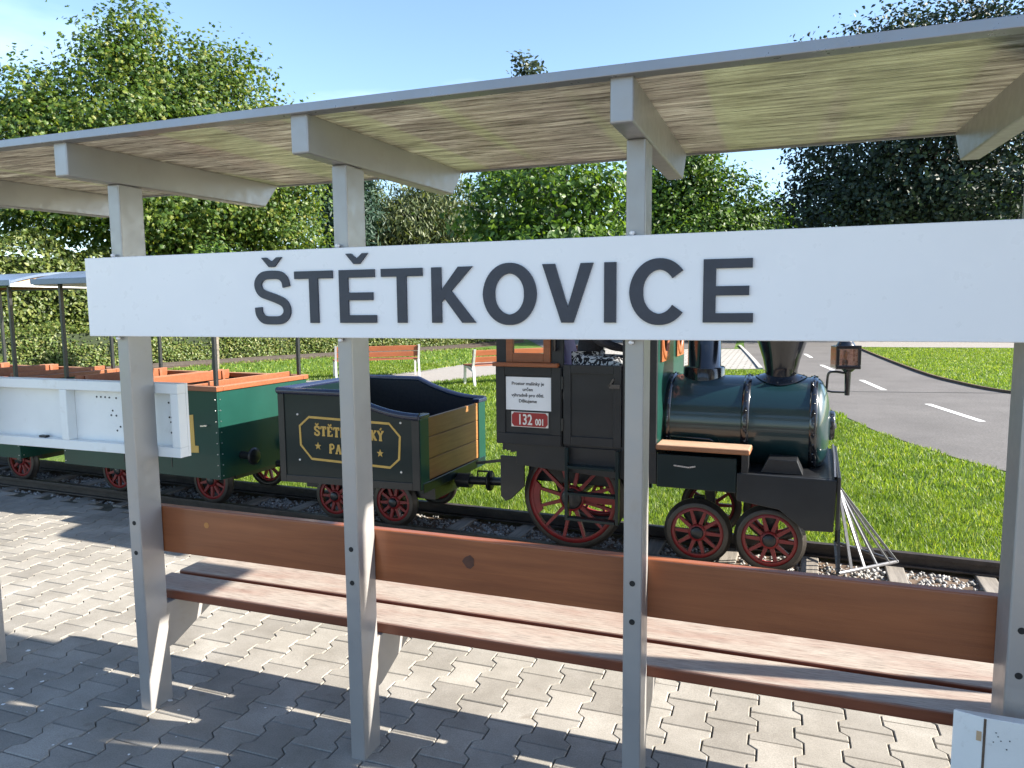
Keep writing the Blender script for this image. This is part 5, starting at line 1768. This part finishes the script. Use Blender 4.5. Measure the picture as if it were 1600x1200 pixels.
# ---------------------------------------------------------------- park benches
def park_bench(a, b, label):
    a, b = Vector((*a, -0.03)), Vector((*b, -0.03))
    d = (b - a).normalized()
    L = (b - a).length
    r = empty('park_bench', tuple(a), math.atan2(d.y, d.x))
    tag(r, label, 'bench', 'park benches by the gravel path')
    for x in (0.0, L):
        mb = MB()
        mb.bar((x, 0.02, 0), (x, 0.10, 0.44), 0.05, 0.045, (0, 1, 0))
        mb.bar((x, 0.10, 0.44), (x, 0.0, 0.82), 0.05, 0.04, (0, 1, 0))
        mb.bar((x, 0.56, 0.0), (x, 0.54, 0.43), 0.05, 0.045, (0, 1, 0))
        mb.tube(catmull([(x, 0.09, 0.33), (x, 0.25, 0.37), (x, 0.42, 0.41), (x, 0.55, 0.42)], 4), 0.022, 8)
        mb.bar((x, 0.08, 0.415), (x, 0.565, 0.425), 0.05, 0.03)
        mb.build('side_frame', 'bench_frame', r)
    for z in (0.53, 0.68):
        t = (z - 0.44) / 0.38
        y = 0.10 - 0.10 * t
        MB().bar((-0.03, y + 0.02, z + 0.06), (L + 0.03, y + 0.02, z + 0.06), 0.03, 0.125, (0, -0.25, 1)).build('back_slat', 'wood_bench', r, bevel=0.004)
    for y in (0.17, 0.30, 0.43, 0.54):
        MB().box(-0.03, L + 0.03, y - 0.055, y + 0.052, 0.442, 0.472).build('seat_slat', 'wood_bench', r, bevel=0.004)
    return r


park_bench((-10.10, 12.95), (-8.50, 14.25), 'slatted park bench beyond the tender, seen from behind')
park_bench((-6.20, 12.42), (-4.75, 14.0), 'slatted park bench partly hidden by the locomotive cab')


# ---------------------------------------------------------------- people in the cab
def person(label, hip, face, top_mat, leg_mat, lean=0.0, reach=None, sc=0.74):
    """seated child; hip in train coordinates, face = +1 looks towards the front"""
    o = W(hip[0], hip[1], 0)
    r = empty('person', (o.x, o.y, hip[2] - 0.03), TH)
    tag(r, label, 'person')
    f = face
    J, E_, R = [], [], []

    def j(x, y, z, rad, par=None):
        J.append((f * x * sc, y * sc, z * sc))
        R.append(rad * sc)
        if par is not None:
            E_.append((par, len(J) - 1))
        return len(J) - 1

    def skin_obj(name, mat, lv=2):
        me = bpy.data.meshes.new(name)
        me.from_pydata(J, E_, [])
        me.materials.append(MATS[mat])
        ob = link(name, me, r)
        ob.modifiers.new('skin', 'SKIN').use_smooth_shade = True
        for i, rr in enumerate(R):
            me.skin_vertices[0].data[i].radius = (rr, rr)
        me.skin_vertices[0].data[0].use_root = True
        sb = ob.modifiers.new('sub', 'SUBSURF')
        sb.levels = sb.render_levels = lv
        return ob
    # torso, arms (shirt)
    pel = j(0, 0, 0.09, 0.12)
    wai = j(0.02 + lean * 0.3, 0, 0.25, 0.115, pel)
    che = j(0.03 + lean * 0.7, 0, 0.42, 0.135, wai)
    nec = j(0.03 + lean, 0, 0.55, 0.055, che)
    hands = []
    for s in (-1, 1):
        sh = j(0.03 + lean, s * 0.17, 0.49, 0.06, che)
        if reach and s < 0:
            el = j(0.12 + lean, s * 0.24, 0.30, 0.045, sh)
            wr = j(reach[0] - 0.05, reach[1], reach[2], 0.032, el)
        else:
            el = j(0.08 + lean, s * 0.24, 0.24, 0.045, sh)
            wr = j(0.28, s * 0.17, 0.21, 0.032, el)
        hands.append((J[wr], J[el]))
    skin_obj('shirt', top_mat)
    J.clear(), E_.clear(), R.clear()
    p = j(0, 0, 0.09, 0.125)
    for s in (-1, 1):
        h = j(0.02, s * 0.09, 0.08, 0.095, p)
        k = j(0.40, s * 0.12, 0.10, 0.068, h)
        a = j(0.44, s * 0.12, -0.30, 0.05, k)
    skin_obj('trousers', leg_mat)
    # body: neck, head, hands, feet as one skin-coloured figure
    J.clear(), E_.clear(), R.clear()
    b0 = j(0.03 + lean, 0, 0.48, 0.05)
    b1 = j(0.04 + lean, 0, 0.60, 0.045, b0)
    b2 = j(0.055 + lean, 0, 0.70, 0.088, b1)
    b3 = j(0.05 + lean, 0, 0.79, 0.092, b2)
    j(0.045 + lean, 0, 0.86, 0.05, b3)
    j(0.155 + lean, 0, 0.715, 0.016, b2)
    for s in (-1, 1):
        j(0.05 + lean, s * 0.098, 0.72, 0.018, b2)
    bd = skin_obj('body', 'skin')
    hx, hz = f * (0.05 + lean) * sc, 0.80 * sc
    MB().sphere((hx - f * 0.02, 0, hz + 0.012), (0.082, 0.080, 0.078), 20, 12).build('hair', 'hair_brown', r)
    for s in (-1, 1):
        MB().sphere((f * (0.055 + lean) * sc + f * 0.066, s * 0.026, 0.745 * sc), (0.006, 0.009, 0.006), 10, 8).build('eye', 'black_hole', r)
    MB().sphere((f * (0.055 + lean) * sc + f * 0.062, 0, 0.665 * sc), (0.006, 0.018, 0.005), 10, 8).build('mouth', 'plate_red', r)
    for wr, el in hands:
        J.clear(), E_.clear(), R.clear()
        wv = Vector(wr)
        dd = (wv - Vector(el)).normalized()
        dd = Vector((dd.x, dd.y * 0.4, dd.z * 0.4)).normalized()
        side = Vector((0, 1, 0))
        s2 = sc
        J.append(tuple(wv - dd * 0.02)); R.append(0.021)
        J.append(tuple(wv + dd * 0.03)); R.append(0.021); E_.append((0, 1))
        J.append(tuple(wv + dd * 0.055)); R.append(0.019); E_.append((1, 2))
        for q, (oy, ln) in enumerate(((-0.020, 0.030), (-0.007, 0.037), (0.007, 0.035), (0.020, 0.026))):
            b = wv + dd * 0.060 + side * oy
            J.append(tuple(b)); R.append(0.0075); E_.append((2, len(J) - 1))
            J.append(tuple(b + dd * ln * 0.6 + Vector((0, 0, -0.006)))); R.append(0.007); E_.append((len(J) - 2, len(J) - 1))
            J.append(tuple(b + dd * ln * 0.9 + Vector((0, 0, -0.022)))); R.append(0.006); E_.append((len(J) - 2, len(J) - 1))
        sgn = -1 if wr[1] > 0 else 1
        J.append(tuple(wv + dd * 0.022 + side * sgn * 0.024)); R.append(0.009); E_.append((1, len(J) - 1))
        J.append(tuple(wv + dd * 0.048 + side * sgn * 0.040 + Vector((0, 0, -0.010)))); R.append(0.0075); E_.append((len(J) - 2, len(J) - 1))
        skin_obj('hand', 'skin', 1)
    # shoes
    for s in (-1, 1):
        MB().sphere((f * 0.50 * sc, s * 0.12 * sc, -0.345 * sc), (0.095 * sc * 1.1, 0.042 * sc * 1.1, 0.045 * sc), 14, 8).build('shoe', 'shirt_dark', r)
    return r


person('child in a lilac and white top sitting in the cab, seen through the wooden window', (-1.50, 0.12, 1.14), 1, 'shirt_lilac', 'cloth_white', 0.02, None, 0.72)
person('child in dark shirt and black-and-white patterned trousers leaning at the cab door', (-1.18, -0.26, 1.30), 1, 'shirt_dark', 'pattern_cloth', 0.06, (0.44, -0.10, 0.22), 0.72)


# ================================================================ ADDED BUILDING OUT OF VIEW
# added right of the view; corner and pillar placed to shade the platform
sb = empty('shade_building', (3.0, -0.45, 0))
tag(sb, 'unseen building added right of the view to shade the platform', 'building')
BB = (3.0, -0.45, 0)
mb = MB()
mb.box(1.75, 4.2, -1.35, 0.455, -0.02, 2.75)
mb.build('wall', 'render_wall', sb, BB)
MB().box(1.715, 1.79, 0.515, 0.59, -0.02, 2.75).build('pillar', 'wood_bench', sb, BB, 0.005)
MB().poly([(-1.5, 2.752), (0.60, 2.752), (0.60, 2.80), (-0.45, 3.2), (-1.5, 2.80)], 1.60, 4.4, lambda a, b, d: (d, a, b)).build('roof', 'roof_tile', sb, BB)
d_ = MB().box(1.735, 1.7495, -0.55, 0.25, 0.0, 2.05).build('door', 'wood_bench', sb, BB, 0.004)
MB().cyl((1.733, 0.15, 1.02), (1.70, 0.15, 1.02), 0.014, n=12).build('handle', 'chrome', d_, BB)
w_ = MB().box(1.735, 1.7495, -1.20, -0.75, 1.0, 2.0).build('window', 'board_white', sb, BB, 0.004)
MB().box(1.731, 1.7345, -1.14, -0.81, 1.07, 1.93).build('pane', 'tender_inside', w_, BB)
